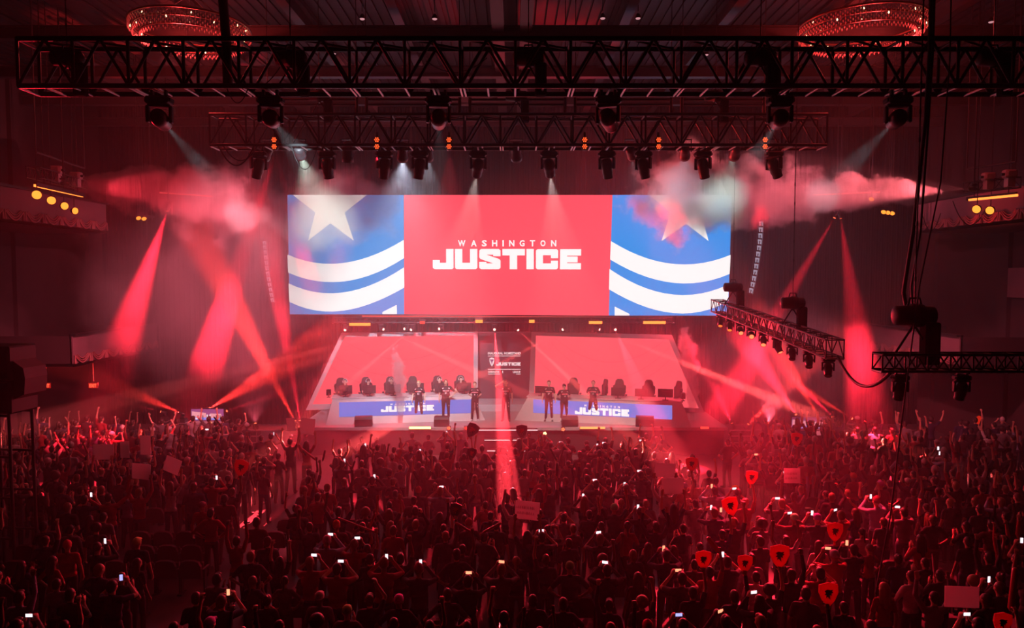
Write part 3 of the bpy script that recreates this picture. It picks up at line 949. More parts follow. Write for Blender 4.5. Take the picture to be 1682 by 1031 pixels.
truss('lighting_truss', (a3.x, 31.6, a3.z - .12), (b3.x, 31.6, a3.z - .12), .22, .3, .45, 'low truss with small beam lights just under the big screen', r=.022, rd=.012, group='lighting trusses')
ZT3 = a3.z - .12
tR0, tR1 = P(1386, 588, 16.2), P(1187, 511, 25.4)
truss('lighting_truss', tR0, tR1, .42, .42, .6, 'slanting truss with a row of small moving lights, hung right of the big screen', r=.024, rd=.014, group='lighting trusses')
tS = P(1449, 610, 12.6)
truss('lighting_truss', tS, (10.4, 12.6, tS.z), .30, .35, .42, 'dark short truss with hoist reaching in from the right edge', r=.026, rd=.015, group='lighting trusses')
for (x0, x1, Yq, py, lb) in ((-18.5, -11.3, 22, 352, 'truss perch above the left upper balcony'), (11.0, 19, 22, 356, 'truss perch above the right upper balcony')):
    pass

# ------------------------------------------------------------------ chain hoists, chains, cables
def hoist(p, top, label, size=1.0, bag=True, name='chain_hoist'):
    t = empty(name, p, label=label, cat='hoist', group='chain hoists')
    s = size
    mb = MB(); R = Matrix.Rotation(PI / 2, 3, 'Y')
    mb.lathe([(.08 * s, -.30 * s), (.14 * s, -.27 * s), (.15 * s, -.05 * s), (.17 * s, -.04 * s), (.17 * s, .10 * s), (.14 * s, .12 * s), (.13 * s, .27 * s), (.06 * s, .31 * s)], (0, 0, .55 * s), None, 14, R)
    mb.build('motor_body', M_BLACK2, t)
    mb = MB(); mb.path([(-.10 * s, 0, .69 * s), (-.07 * s, 0, .80 * s), (.07 * s, 0, .80 * s), (.10 * s, 0, .69 * s)], .018 * s); mb.build('carry_handle', M_BLACK, t)
    if bag:
        mb = MB(); mb.box((.24 * s, 0, .14 * s), (.22 * s, .22 * s, .62 * s), None, bev=.04); mb.build('chain_bag', M_DRAPE, t)
    mb = MB()
    for e in (-1, 1): mb.tube((0, 0, .42 * s), (e * .26 * s, 0, .0), .018 * s)
    mb.tube((0, 0, .36 * s), (0, 0, .46 * s), .04 * s); mb.build('bridle', M_BLACK, t)
    c = MB(); L = top - p.z - .7 * s
    for i in range(int(L / .5)):
        z = .7 * s + i * .5
        c.tube((0, 0, z), (0, 0, z + .46), .011 * s, None, 5); c.tube((0, 0, z + .44), (0, 0, z + .52), .018 * s, None, 5)
    c.build('lift_chain', M_BLACK, t)
    return t
for i, (px, lb) in enumerate(((112, 'first'), (478, 'second'), (868, 'third'), (1248, 'fourth'), (1630, 'fifth'))):
    p = P(px, 141, 13.81)
    hoist(Vector((p.x, 13.81, ZT1 + .06)), 15.88, 'black hoist inside the near truss, %s from its left end' % lb, 1.0)
for px, lb in ((525, 'left'), (848, 'middle'), (1175, 'right')):
    p = P(px, 190, 19.51)
    hoist(Vector((p.x, 19.51, ZT2 + .84)), 15.88, 'black hoist standing on top of the second truss, %s one of three' % lb, 1.0)
dR = tR1 - tR0
for f_, lb in ((.27, 'nearer'), (.81, 'farther')):
    p = tR0 + dR * f_ + Vector((-.2, 0, .44))
    hoist(p, 15.88, 'hoist on the slanting right truss, the %s of two' % lb, 1.05)
p = Vector((P(1500, 580, 12.77).x, 12.77, tS.z + .32))
hoist(p, 15.88, 'bulky cable-hung hoist on the dark truss at the right edge', 1.25)

def cable(pts, r, label, name='cable', cat='cable', group='hanging cables', m=None):
    mb = MB(); mb.path(pts, r, None, 6)
    return tag(mb.build(name, m or mat('cable_rubber', (.012, .011, .012), .6)), label, cat, group)
def swag_pts(a, b, drop, n=14):
    a, b = Vector(a), Vector(b)
    return [a.lerp(b, i / n) - Vector((0, 0, drop * 4 * (i / n) * (1 - i / n))) for i in range(n + 1)]
cable(swag_pts(P(358, 238, 19.2), P(418, 238, 19.2), .55), .022, 'slack black cable loop under the left end of the second truss')
cable(swag_pts(P(366, 238, 19.2), P(424, 238, 19.2), .42), .018, 'shorter slack cable loop beside it under the second truss')
cable(swag_pts(P(478, 238, 19.2), P(522, 238, 19.2), .66), .010, 'thin cable loop hanging under the second truss near its left hoist')
cable(swag_pts(P(372, 143, 13.6), P(408, 143, 13.6), .30), .010, 'thin cable loop under the near truss near its left part')
cable(swag_pts(P(376, 120, 13.7), P(460, 110, 13.7), .35), .010, 'thin cable draped inside the near truss by the second hoist')
cable([P(374, 141, 13.9), P(372, 70, 13.9), P(366, 0, 13.9), P(360, -60, 13.9)], .09, 'thick bundle of black cable dropping to the near truss at its left part')
cable([P(1492, 520, 12.9), P(1484, 480, 12.9), P(1500, 380, 12.9), P(1520, 200, 12.9), P(1527, 90, 12.9), P(1530, -40, 12.9)], .035, 'thick black cable bundle running down to the dark truss at the right edge')
cable([P(1500, 520, 12.9), P(1497, 470, 12.9), P(1512, 380, 12.9), P(1525, 200, 12.9), P(1532, 90, 12.9), P(1536, -40, 12.9)], .02, 'thinner black cable beside the thick bundle at the right edge')
cable(swag_pts(P(1376, 585, 16.2), P(1462, 612, 12.7), .45), .035, 'black cable slung between the slanting truss and the dark truss')
cable([P(1438, 975, 12.0), P(1462, 850, 12.2), P(1480, 700, 12.4), P(1510, 470, 12.6), P(1545, 300, 12.8), P(1560, 100, 13.0), P(1563, -40, 13.1)], .013, 'long thin rope falling from the roof into the right seats')
cable(swag_pts(P(1516, 355, 22), P(1545, 350, 22), .5), .012, 'thin cable loop below the right lamp perch, the smaller of two')
cable(swag_pts(P(1565, 330, 22), P(1618, 345, 22), .6), .014, 'thin cable loop below the right lamp perch, the larger of two')
cable(swag_pts(P(700, 100, 13.9), P(800, 95, 13.9), .25), .008, 'thin cable draped inside the near truss left of its middle hoist')
# pipes above the second truss
for i, (x0, x1, lb) in enumerate(((440, 586, 'first'), (602, 755, 'second'), (772, 928, 'third'), (945, 1102, 'fourth'), (1120, 1255, 'fifth'))):
    mb = MB(); a, b = P(x0, 172, 19.8), P(x1, 172, 19.8)
    for dz in (0, .14): mb.tube(a + Vector((0, 0, dz)), b + Vector((0, 0, dz)), .035, None, 6)
    for q in (a, b):
        mb.tube(q - Vector((0, 0, .35)), q + Vector((0, 0, .3)), .05, None, 6)
        mb.tube(q + Vector((0, 0, .2)), (q.x, q.y, 15.88), .012, None, 5)
    tag(mb.build('hanging_pipe', M_BEAM), 'horizontal steel pipe pair hung above the second truss, %s from the left' % lb, 'pipe', 'pipes above the second truss')

# ------------------------------------------------------------------ moving lights
def mk(fn, name, m):
    mb = MB(); fn(mb); o = mb.build(name, m); C.objects.unlink(o); return o
def f_clamp(mb):
    for e in (-1, 1): mb.box((e * .13, 0, -.02), (.05, .09, .11), None, bev=.012)
    mb.box((0, 0, -.085), (.36, .08, .03))
    mb.tube((0, -.33, .0), (0, .33, .0), .022, None, 8)          # short pipe laid across both truss chords
def f_base(mb):
    mb.box((0, 0, -.17), (.44, .30, .14), None, bev=.035)
    for e in (-1, 1): mb.box((e * .235, 0, -.17), (.03, .16, .06))
def f_yoke(mb):
    mb.box((0, 0, -.265), (.40, .17, .06), None, bev=.015)
    for e in (-1, 1): mb.box((e * .205, 0, -.43), (.06, .15, .32), None, bev=.02)
def f_head(mb):
    mb.lathe([(.05, .22), (.11, .20), (.150, .13), (.165, .04), (.165, -.04), (.150, -.07), (.155, -.16), (.135, -.26), (.14, -.31), (.14, -.345), (.118, -.345), (.118, -.325)], (0, 0, 0), None, 16)
    for e in (-1, 1): mb.tube((e * .15, 0, 0), (e * .19, 0, 0), .05, None, 10)
    for k in range(5): mb.box((0, .0, .08 + .022 * k), (.315 - .02 * k, .05, .01))
def f_lens(mb): mb.lathe([(.115, -.333), (.09, -.350), (.05, -.357), (.001, -.36)], (0, 0, 0), None, 14)
M_LENS = mat('dark_lens', (.03, .03, .035), .08, spec=.9)
PC, PB, PY, PH, PL = mk(f_clamp, 'clamp', M_BLACK), mk(f_base, 'base', M_BLACK2), mk(f_yoke, 'yoke', M_BLACK2), mk(f_head, 'head', mat('fixture_shell', (.02, .019, .021), .38)), mk(f_lens, 'lens', M_LENS)
def inst(src, parent, loc=(0, 0, 0), rot=(0, 0, 0), sc_=1.0, m=None):
    o = src.copy()
    if m is not None:
        o.data = src.data.copy() if False else src.data
        o.material_slots[0].link = 'OBJECT'; o.material_slots[0].material = m
    C.objects.link(o); o.parent = parent
    o.location = loc; o.rotation_euler = rot; o.scale = (sc_,) * 3
    return o
def mover(p, aim, label, size=1.0, lens=None, beam=None, group='moving lights', up=False, name='moving_light', clamp=True, rod=False, fo=None):
    "moving light hung at p (or standing on it), its head pointed at aim; beam = (degrees, power, colour[, blend])"
    p, aim = Vector(p), Vector(aim)
    t = empty(name, p, label=label, cat='stage light', group=group)
    s = size; sg = -1 if up else 1
    fl = (PI, 0, 0) if up else (0, 0, 0)
    if clamp and not up: inst(PC, t, sc_=s)
    if rod:
        mb = MB(); mb.tube((0, 0, -.02), (0, 0, 15.88 - p.z), .02); mb.build('drop_pipe', M_BLACK, t)
    inst(PB, t, rot=fl, sc_=s, loc=(0, 0, -.10 * s) if up else (0, 0, 0))
    hp = Vector((0, 0, (.47 if up else -.50) * s))
    d = (aim - (p + hp)).normalized()
    pan = math.atan2(-d.x, d.y) if math.hypot(d.x, d.y) > .05 else 0
    inst(PY, t, rot=(fl[0], 0, pan) if not up else (PI, 0, pan), sc_=s, loc=(0, 0, -.03 * s) if up else (0, 0, 0))
    ez = -d; ex = Vector((math.cos(pan), math.sin(pan), 0)); ey = ez.cross(ex).normalized(); ex = ey.cross(ez)
    rot = Matrix((ex, ey, ez)).transposed().to_euler()
    h = inst(PH, t, hp, rot, s)
    l = inst(PL, h, m=lens)
    if beam:
        b = spot(None, p + hp + d * .40 * s, aim, beam[0], beam[1], beam[2], beam[3] if len(beam) > 3 else .6, size=.03, falloff=fo)
        b.parent = t; b.matrix_parent_inverse = Matrix.Translation(-p)
    return t
G_RED, G_ORG, G_HOT, G_WHT = glow('lens_red', (1, .03, .02), 3), glow('lens_orange', (1, .12, .02), 2.5), glow('lens_hot', (1, .13, .05), 3.2), glow('lens_white', (.8, .95, 1), 5)
ORD = ['first', 'second', 'third', 'fourth', 'fifth', 'sixth', 'seventh', 'eighth', 'ninth', 'tenth', 'eleventh', 'twelfth', 'thirteenth']
KB = 9.0    # lamp power scale
# under the near truss
for i, (px, aim, bm_) in enumerate(((261, P(430, 385, 27), (9, 900 * KB, WHITE)), (444, P(520, 290, 26), (8, 800 * KB, WHITE)), (720, P(725, 330, 24), (9, 260 * KB, WHITE)),
                                    (999, P(1060, 330, 18), None), (1282, P(1190, 335, 25), (9, 800 * KB, WHITE)), (1476, P(1340, 330, 24), (8, 800 * KB, WHITE)))):
    p = P(px, 144, 13.81); p.z = ZT1 - .03
    mover(p, aim, 'large black moving light under the near truss, %s from the left' % ORD[i], 1.02, G_WHT if bm_ and i in (0, 4) else None, bm_, 'moving lights under the near truss')
# under the second truss
for i, (px, tx_) in enumerate(((424, 414), (537, 545), (631, 627), (689, 684), (785, 790), (902, 900), (997, 1003), (1057, 1066), (1155, 1163), (1272, 1290))):
    p = P(px, 240, 19.51); p.z = ZT2 - .03
    bm_ = (30, 650 * KB, (1, .8, .76)) if px in (785, 902) else None
    aim = P(px + (.0 if bm_ else 3.0) * (tx_ - px), 690 if bm_ else 420, 30.2 if bm_ else 20.5)
    if bm_: aim = P(720 if px == 785 else 950, 670, 30.2)
    mover(p, aim, 'moving light with its head down under the second truss, %s from the left' % ORD[i], .98, G_WHT if bm_ else None, bm_, 'moving lights under the second truss')
# short profile spots poking out of the back of the second truss
def f_prof(mb):
    mb.lathe([(.07, .30), (.13, .28), (.15, .10), (.15, -.15), (.17, -.18), (.17, -.30), (.14, -.30), (.14, -.27)], (0, 0, 0), None, 14)
def f_plens(mb): mb.lathe([(.138, -.275), (.10, -.30), (.001, -.31)], (0, 0, 0), None, 14)
def f_brk(mb):
    mb.box((0, 0, .36), (.42, .06, .03))
    for e in (-1, 1): mb.box((e * .19, 0, .18), (.02, .06, .36))
PP, PPL, PBK = mk(f_prof, 'lamp_barrel', mat('lamp_shell', (.05, .04, .045), .4)), mk(f_plens, 'lens', M_LENS), mk(f_brk, 'bracket', M_BLACK)
def barrel(p, aim, label, size=1.0, lens=None, beam=None, group='small barrel lights', name='barrel_light'):
    p, aim = Vector(p), Vector(aim)
    t = empty(name, p, label=label, cat='stage light', group=group)
    inst(PBK, t, (0, 0, -.36 * size), sc_=size)
    d = (aim - p).normalized()
    b_ = inst(PP, t, (0, 0, -.36 * size), (-d).to_track_quat('Z', 'Y').to_euler(), size)
    inst(PPL, b_, m=lens)
    if beam:
        s_ = spot(None, p + Vector((0, 0, -.36 * size)) + d * .34 * size, aim, beam[0], beam[1], beam[2], beam[3] if len(beam) > 3 else .6)
        s_.parent = t; s_.matrix_parent_inverse = Matrix.Translation(-p)
    return t
CREAM = (.8, 1.0, .85)
for i, (px, aim, bm_) in enumerate(((438, P(330, 470, 27), (62, 240 * KB, (1, .14, .2), 1.0)), (492, P(520, 330, 25), (22, 2600 * KB, CREAM, 1.0)), (571, P(571, 300, 20.4), None), (661, P(662, 330, 22), (50, 1300 * KB, (.75, .8, 1), 1.0)), (703, P(700, 320, 22), (44, 450 * KB, (.8, .85, 1), 1.0)),  # outermost two are added barrels that wash the smoke pink
                                    (848, P(850, 330, 22), None), (1037, P(1075, 330, 23.5), (48, 110 * KB, (.8, .85, 1), 1.0)), (1125, P(1120, 335, 24), (46, 150 * KB, (.75, .8, 1), 1.0)), (1208, P(1180, 340, 24), (34, 240 * KB, CREAM, 1.0)), (1268, P(1330, 400, 26), (80, 90 * KB, (1, .14, .2), 1.0)))):
    p = P(px, 233, 20.0); p.z = ZT2 + .30
    barrel(p, aim, 'short barrel light at the back of the second truss, %s from the left' % ORD[i], .95, G_WHT if bm_ else (G_RED if px == 848 else None), bm_, 'barrel lights on the second truss')
# small red pars with paired faces
def par(p, label, dirs, size=.5, power=70):
    t = empty('par_light', p, label=label, cat='stage light', group='red par lights on the second truss')
    m = MB(); g = MB()
    for dz in (.04, -.14):
        m.lathe([(.04, .08), (.08, .06), (.09, -.02), (.085, -.08)], (0, 0, dz), None, 12, Matrix.Rotation(PI / 2, 3, 'X') @ Matrix.Rotation(PI, 3, 'X'))
        for k in range(7):
            a_ = k * PI / 3; rr = .05 if k < 6 else 0
            g.tube((rr * math.cos(a_), -.075, dz + rr * math.sin(a_)), (rr * math.cos(a_), -.10, dz + rr * math.sin(a_)), .017, None, 8)
    m.box((0, 0, .03), (.05, .06, .45)); m.tube((0, .02, .0), (0, .16, -.085), .02); m.build('lamp_housing', M_BLACK2, t); g.build('lens_cluster', glow('par_face', (1, .09, .02), 2.2), t)
    for q in dirs:
        b_ = spot(None, Vector(p) + Vector((0, .02, -.30)), q[0], q[1], power * q[2] * KB, RED if q[1] < 30 else (1, .14, .2), .5 if q[1] < 30 else 1.0)
        b_.parent = t; b_.matrix_parent_inverse = Matrix.Translation(-Vector(p))
for i, (px, dirs) in enumerate(((452, [(P(395, 430, 23), 7, 70), (P(485, 370, 23), 6, 14)]), (620, [(P(600, 330, 22), 12, 5)]), (738, [(P(738, 330, 22), 20, 5)]),
                                (960, [(P(955, 320, 22), 16, 2)]), (1081, [(P(1092, 330, 22), 16, 5)]), (1255, [(P(1250, 340, 22), 8, 5)]))):
    p = P(px, 233, 19.05)
    par(p, 'pair of glowing red lamp faces on the second truss, %s from the left' % ORD[i], dirs)
# row on the slanting right truss
for i in range(9):
    f_ = .97 - i * (.92 / 8)
    p = tR0 + dR * f_ + Vector((-.15, 0, -.02))
    lit = {0: G_ORG, 1: G_ORG, 2: G_HOT, 3: G_HOT, 4: G_HOT, 5: G_HOT}.get(i)
    aim = {3: p + Vector((-2.6, -9, -2.6)), 2: p + Vector((-1, -6, -3.6)), 4: G(1240, 1020), 5: G(1480, 960)}.get(i, p + Vector((-1.2, -3, -4.2)))
    mover(p, aim, 'small moving light on the slanting right truss, %s from its far end' % ORD[i], .62, lit, (40, {3: 60, 4: 300, 5: 170}[i] * KB, RED, 1.0) if i in (3, 4, 5) else None, 'moving lights on the slanting right truss')
for i, (px, lb) in enumerate(((1479, 'nearer the hoist'), (1580, 'farther from the hoist'))):
    p = Vector((P(px, 612, 12.77).x, 12.77, tS.z - .03))
    mover(p, p + Vector((.1, 1, -3)), 'unlit black moving light under the right-edge truss, %s' % lb, .62, None, None, 'moving lights under the right-edge truss')

# beams under the big screen
def P3(px, py): q = P(px, py, 31.45); return q
LB = [(626, 524, P(760, 600, 28.3), 3.0, 1900), (678, 525, P(600, 605, 28.3), 3.0, 1700), (668, 524, P(560, 566, 28.3), 2.4, 1300), (725, 525, P(620, 566, 28.3), 2.0, 600),
      (812, 525, P(842, 890, 17), 3.2, 7500), (848, 525, P(945, 630, 28.3), 3.4, 2200), (928, 525, P(800, 610, 28.3), 2.8, 1700), (980, 526, P(1170, 615, 28.3), 3.2, 2200),
      (1010, 524, G(1205, 1000), 7.0, 1500), (568, 524, G(405, 860), 6, 1200)]
for i, (px, py, aim, dg, pw) in enumerate(LB):
    p = P(px, py, 31.75); p.z = ZT3 - .02
    mover(p, aim, 'small beam light under the big screen, %s from the left' % ORD[sorted(x[0] for x in LB).index(px)], .5, glow('lens_pink', (1, .42, .35), 4), (dg, pw * KB * (2 if dg < 3.5 and px != 812 else 1), (1, .085, .08) if dg < 3.5 and px != 812 else (1, .04, .06), .3), 'beam lights under the big screen')
def light_bar(a, b, label, m, r=.05, name='light_bar', hang=None, group='glowing light bars', lamp=None):
    a, b = Vector(a), Vector(b)
    t = empty(name, a, label=label, cat='light bar', group=group)
    d = b - a
    mb = MB(); R = d.to_track_quat('X', 'Z').to_matrix()
    mb.box(d / 2 + Vector((0, .04, .03)), (d.length, r * 1.6, r * 2.2), None, R); 
    if hang: 
        for f_ in (.15, .85): mb.tube(d * f_ + Vector((0, .04, .03)), d * f_ + Vector((0, .04, hang - a.z - d.z * f_)), .015, None, 5)
    mb.build('housing', M_BLACK, t)
    mb = MB(); mb.box(d / 2 + Vector((0, -.03, -.01)), (d.length * .98, r, r * 1.3), None, R); mb.build('light_strip', m, t)
    if lamp:
        b_ = spot(None, a + d / 2 + Vector((0, -.06, -.05)), a + d / 2 + Vector(lamp[3]), lamp[0], lamp[1], lamp[2], 1.0, size=.3)
        b_.parent = t; b_.matrix_parent_inverse = Matrix.Translation(-a)
    return t
G_BAR = glow('bar_orange', (1, .22, .035), 2.6); G_BARR = glow('bar_red', (1, .05, .03), 1.6); G_BARD = glow('bar_dim', (.9, .10, .08), .9)
for x0, x1, y, m_, lb, pw in ((574, 609, 532, G_BAR, 'left end', 90), (690, 698, 529, G_BARR, 'left half', 30), (781, 793, 527, G_BAR, 'left of centre', 40), (869, 878, 527, G_BAR, 'right of centre', 40),
                          (967, 989, 529, G_BAR, 'right half', 60), (1056, 1093, 529, G_BAR, 'right end', 120)):
    a, b = P(x0, y, 31.6), P(x1, y, 31.6)
    light_bar(a, b, 'glowing strobe bar under the big screen, at the %s of the row' % lb, m_, .10, 'strobe_bar', ZT3 + .22, 'strobe bars under the big screen', (100, pw * KB * .6, RED, (0, -6, -3.2)))
a, b = P(590, 518.5, 33.02), P(1100, 521.5, 33.02)
light_bar(a, b, 'long thin red light strip along the lower edge of the big screen', G_BARD, .05, hang=5.75)

# lamp perches at both sides
def blinder(p, aim, r, label, beam=None):
    t = empty('blinder_lamp', p, label=label, cat='stage light', group='blinder lamps')
    d = (Vector(aim) - Vector(p)).normalized(); R = (-d).to_track_quat('Z', 'Y').to_matrix()
    mb = MB(); mb.lathe([(r * .5, r * .9), (r * .9, r * .5), (r * 1.1, -.02), (r * 1.1, -.06), (r, -.06), (r, -.03)], (0, 0, 0), None, 16, R); mb.tube((0, 0, r * .8), (0, 0, 15.88 - p.z), .012); mb.build('reflector', M_BLACK, t)
    mb = MB(); mb.lathe([(r * .97, -.045), (r * .6, -.075), (.001, -.085)], (0, 0, 0), None, 16, R); mb.build('lens', glow('blinder_face', (1, .26, .03), 2.2), t)
    if beam:
        b_ = spot(None, Vector(p) + d * .1, aim, beam[0], beam[1], beam[2], .8)
        b_.parent = t; b_.matrix_parent_inverse = Matrix.Translation(-Vector(p))
def perch(sgn, px0, px1, py0, py1, Y0, Y1, side):
    a, b = P(px0, py0, Y0), P(px1, py1, Y1)
    light_bar(a, b, 'bright orange light tube on the %s lighting perch' % side, G_BAR, .05, hang=15.88, group='orange light tubes')
    a2, b2 = a + Vector((0, .1, .95)), b + Vector((0, .1, .95))
    truss('perch_truss', a + Vector((0, .25, .25)), b + Vector((0, .25, .25)), .3, .35, .5, 'small dark truss carrying the %s side lamps' % side, r=.02, rd=.012, group='side perch trusses', rungs=False)
    mb = MB(); mb.tube(a2, b2, .035); 
    for q in (a2, b2): mb.tube(q, (q.x, q.y, 15.88), .02)
    tag(mb.build('hanging_pipe', M_BEAM), 'grey pipe above the %s lighting perch' % side, 'pipe', 'side perch pipes')
    for i in range(2):
        p = a.lerp(b, .42 + .42 * i) + Vector((0, .0, .62))
        t = empty('smoke_machine', p, label='pale smoke machine on the %s lighting perch, the %s of two' % (side, ('outer', 'inner')[i if sgn < 0 else i]), cat='smoke machine', group='smoke machines')
        mb = MB(); mb.box((0, 0, 0), (.34, .26, .24), mat('machine_shell', (.45, .40, .42), .5), bev=.05); mb.box((0, 0, -.24), (.2, .18, .26), mat('machine_shell', (.45, .4, .42), .5)); mb.build('body', None, t)
        mb = MB(); mb.tube((-sgn * .0, -.02, .0), (-sgn * -.26, -.02, -.02), .04); mb.build('nozzle', M_BLACK, t)
perch(1, 57, 137, 304, 322, 20, 24, 'left')
perch(-1, 1590, 1671, 328, 320, 21.5, 20, 'right')
for i, (px, py, r, Y_, bm_) in enumerate(((61, 320, .125, 20, (60, 6 * KB, RED)), (84, 329, .12, 21.2, (60, 6 * KB, RED)), (105, 338, .12, 22.6, (60, 6 * KB, RED)), (122, 346, .115, 24, (60, 6 * KB, RED)))):
    p = P(px, py, Y_); blinder(p, p + Vector((1.2 + i * 1.2, -3 + i * .3, -.3 - i * .1)), r, 'round glowing orange lamp on the left perch, %s from the left' % ORD[i], bm_)
for i, (px, py) in enumerate(((1605, 343), (1627, 345))):
    p = P(px, py, 21); blinder(p, p + Vector((-3, -2, -1)), .12, 'round lamp under the right perch, %s from the left' % ORD[i])
for i, (px, py, Y_) in enumerate(((1452, 347, 26), (1459, 348, 26), (1466, 349, 26), (1432, 326, 26))):
    p = P(px, py, Y_); blinder(p, p + Vector((-2, -2, -2)), .09, 'tiny glowing orange lamp on the far right perch, %s' % ('upper one' if i == 3 else ORD[i] + ' from the left in its row'))
for i, (px, py) in enumerate(((227, 357), (236, 358))):
    p = P(px, py, 27); blinder(p, p + Vector((2, -2, -2)), .09, 'tiny glowing lamp on the far left perch, %s of two' % ('left', 'right')[i])
light_bar(P(262, 316, 27), P(350, 322, 28.5), 'thin red glowing bar in the smoke at the far left', G_BARD, .035, hang=15.88)
light_bar(P(1333, 320, 28.5), P(1446, 315, 27), 'thin red glowing bar in the smoke at the far right', G_BARD, .035, hang=15.88)
light_bar(P(225, 355, 27), P(252, 357, 27.5), 'short dark bar carrying two tiny lamps at the far left', M_BLACK, .04, hang=15.88)
light_bar(P(1425, 338, 26.2), P(1470, 343, 26.2), 'short dark bar carrying tiny orange lamps at the far right', M_BLACK, .04, hang=15.88)
for px, py, Y_, aim, b_, lb in ((104, 290, 20.9, P(330, 320, 24), (34, 190 * KB, (1, .035, .06)), 'small added moving light on the left perch, shining along the red smoke plume'),
                               (1600, 300, 21.2, P(1330, 300, 23), (30, 210 * KB, (1, .14, .17)), 'small added moving light on the right perch, shining along the pale smoke plume')):
    p = P(px, py, Y_); mover(p, aim, lb, .4, None, b_, 'added moving lights on the side perches', rod=True)  # both lamps are added to brighten the smoke plumes
# side beams from the perches
def air_beam(px, py, Y, aim, beam, label, group='side beam lights', size=.45):
    mover(P(px, py, Y) + Vector((0, 0, .5 * size)), aim, label, size, G_HOT, beam, group, rod=True)
air_beam(277, 340, 25.5, P(188, 600, 25), (17, 2300 * KB, RED, .9), 'beam light at the far left perch, aimed down and outward')
air_beam(1380, 352, 26.5, P(1440, 760, 26), (15, 3000 * KB, RED, .9), 'beam light in the smoke at the far right, aimed straight down')
air_beam(1374, 352, 27.2, P(1250, 560, 27), (10, 3600 * KB, RED, .9), 'beam light in the smoke at the far right, aimed down and inward')
# uplights on the floor either side of the stage
UPL = [(420, 700, 28.8, P(400, 430, 27), (84, 90 * KB), 'added left of the stage, flooding the smoke bank above it'), (1260, 700, 29.4, P(1290, 520, 28), (70, 90 * KB), 'added right of the stage, flooding the smoke bank above it'),  # two added floods that fill the haze with red wash
       (300, 679, 29.2, P(165, 622, 29.2), (18, 3200 * KB), 'left of the left video screen, the brighter one'), (270, 677, 29.6, P(120, 640, 27.5), (7, 700 * KB), 'left of the left video screen, the fainter one'),
       (341, 672, 30.4, P(500, 580, 28), (15, 2600 * KB), 'behind the left video screen, aimed higher'), (368, 676, 30.4, P(560, 610, 29), (8, 700 * KB), 'behind the left video screen, aimed lower'),
       (487, 696, 28.3, P(395, 520, 27), (12, 3200 * KB), 'at the left end of the stage, aimed outward'), (494, 696, 28.3, P(470, 560, 28), (10, 2800 * KB), 'at the left end of the stage, aimed nearly straight up'),
       (498, 700, 28.6, P(250, 712, 26.5), (12, 1200 * KB), 'at the left end of the stage, aimed level to the left'),
       (1310, 684, 30.4, P(1215, 545, 28.5), (15, 2600 * KB), 'behind the right video screen, nearest the stage'), (1345, 684, 30.4, P(1270, 560, 28.5), (12, 1500 * KB), 'behind the right video screen, second from the stage'),
       (1371, 687, 29.6, P(1270, 590, 28), (8, 1100 * KB), 'right of the right video screen, nearer one'), (1403, 689, 29.6, P(1290, 620, 28), (7, 900 * KB), 'right of the right video screen, farther one'),
       (1205, 700, 29.4, P(1150, 590, 30), (18, 500 * KB), 'at the right end of the stage, aimed up and inward'), (1225, 700, 29.4, P(1330, 600, 28), (16, 600 * KB), 'at the right end of the stage, aimed outward')]
M_CASE = mat('road_case', (.02, .02, .022), .6)
for i, (px, py, Y_, aim, b_, lb) in enumerate(UPL):
    p = P(px, py, Y_)
    hgt = p.z - .26
    mb = MB(); mb.box((p.x, p.y, (hgt + .04) / 2), (.3, .3, hgt + .04), M_CASE)
    for q in (.02, hgt - .12): mb.box((p.x, p.y, max(q, .03)), (.34, .34, .04), M_ALU)
    tag(mb.build('light_stand'), 'stand of floor light %s' % lb, 'stand', 'stands of the floor beam lights')
    mover((p.x, p.y, hgt + .04), aim, 'floor beam light %s' % lb, .45, G_HOT, (b_[0], b_[1] * (2.5 if b_[0] < 40 else 1.2), (1, .11, .17) if b_[0] > 40 else (RED if i % 2 else (1, .028, .025)), .85), 'floor beam lights', up=True, fo=False)

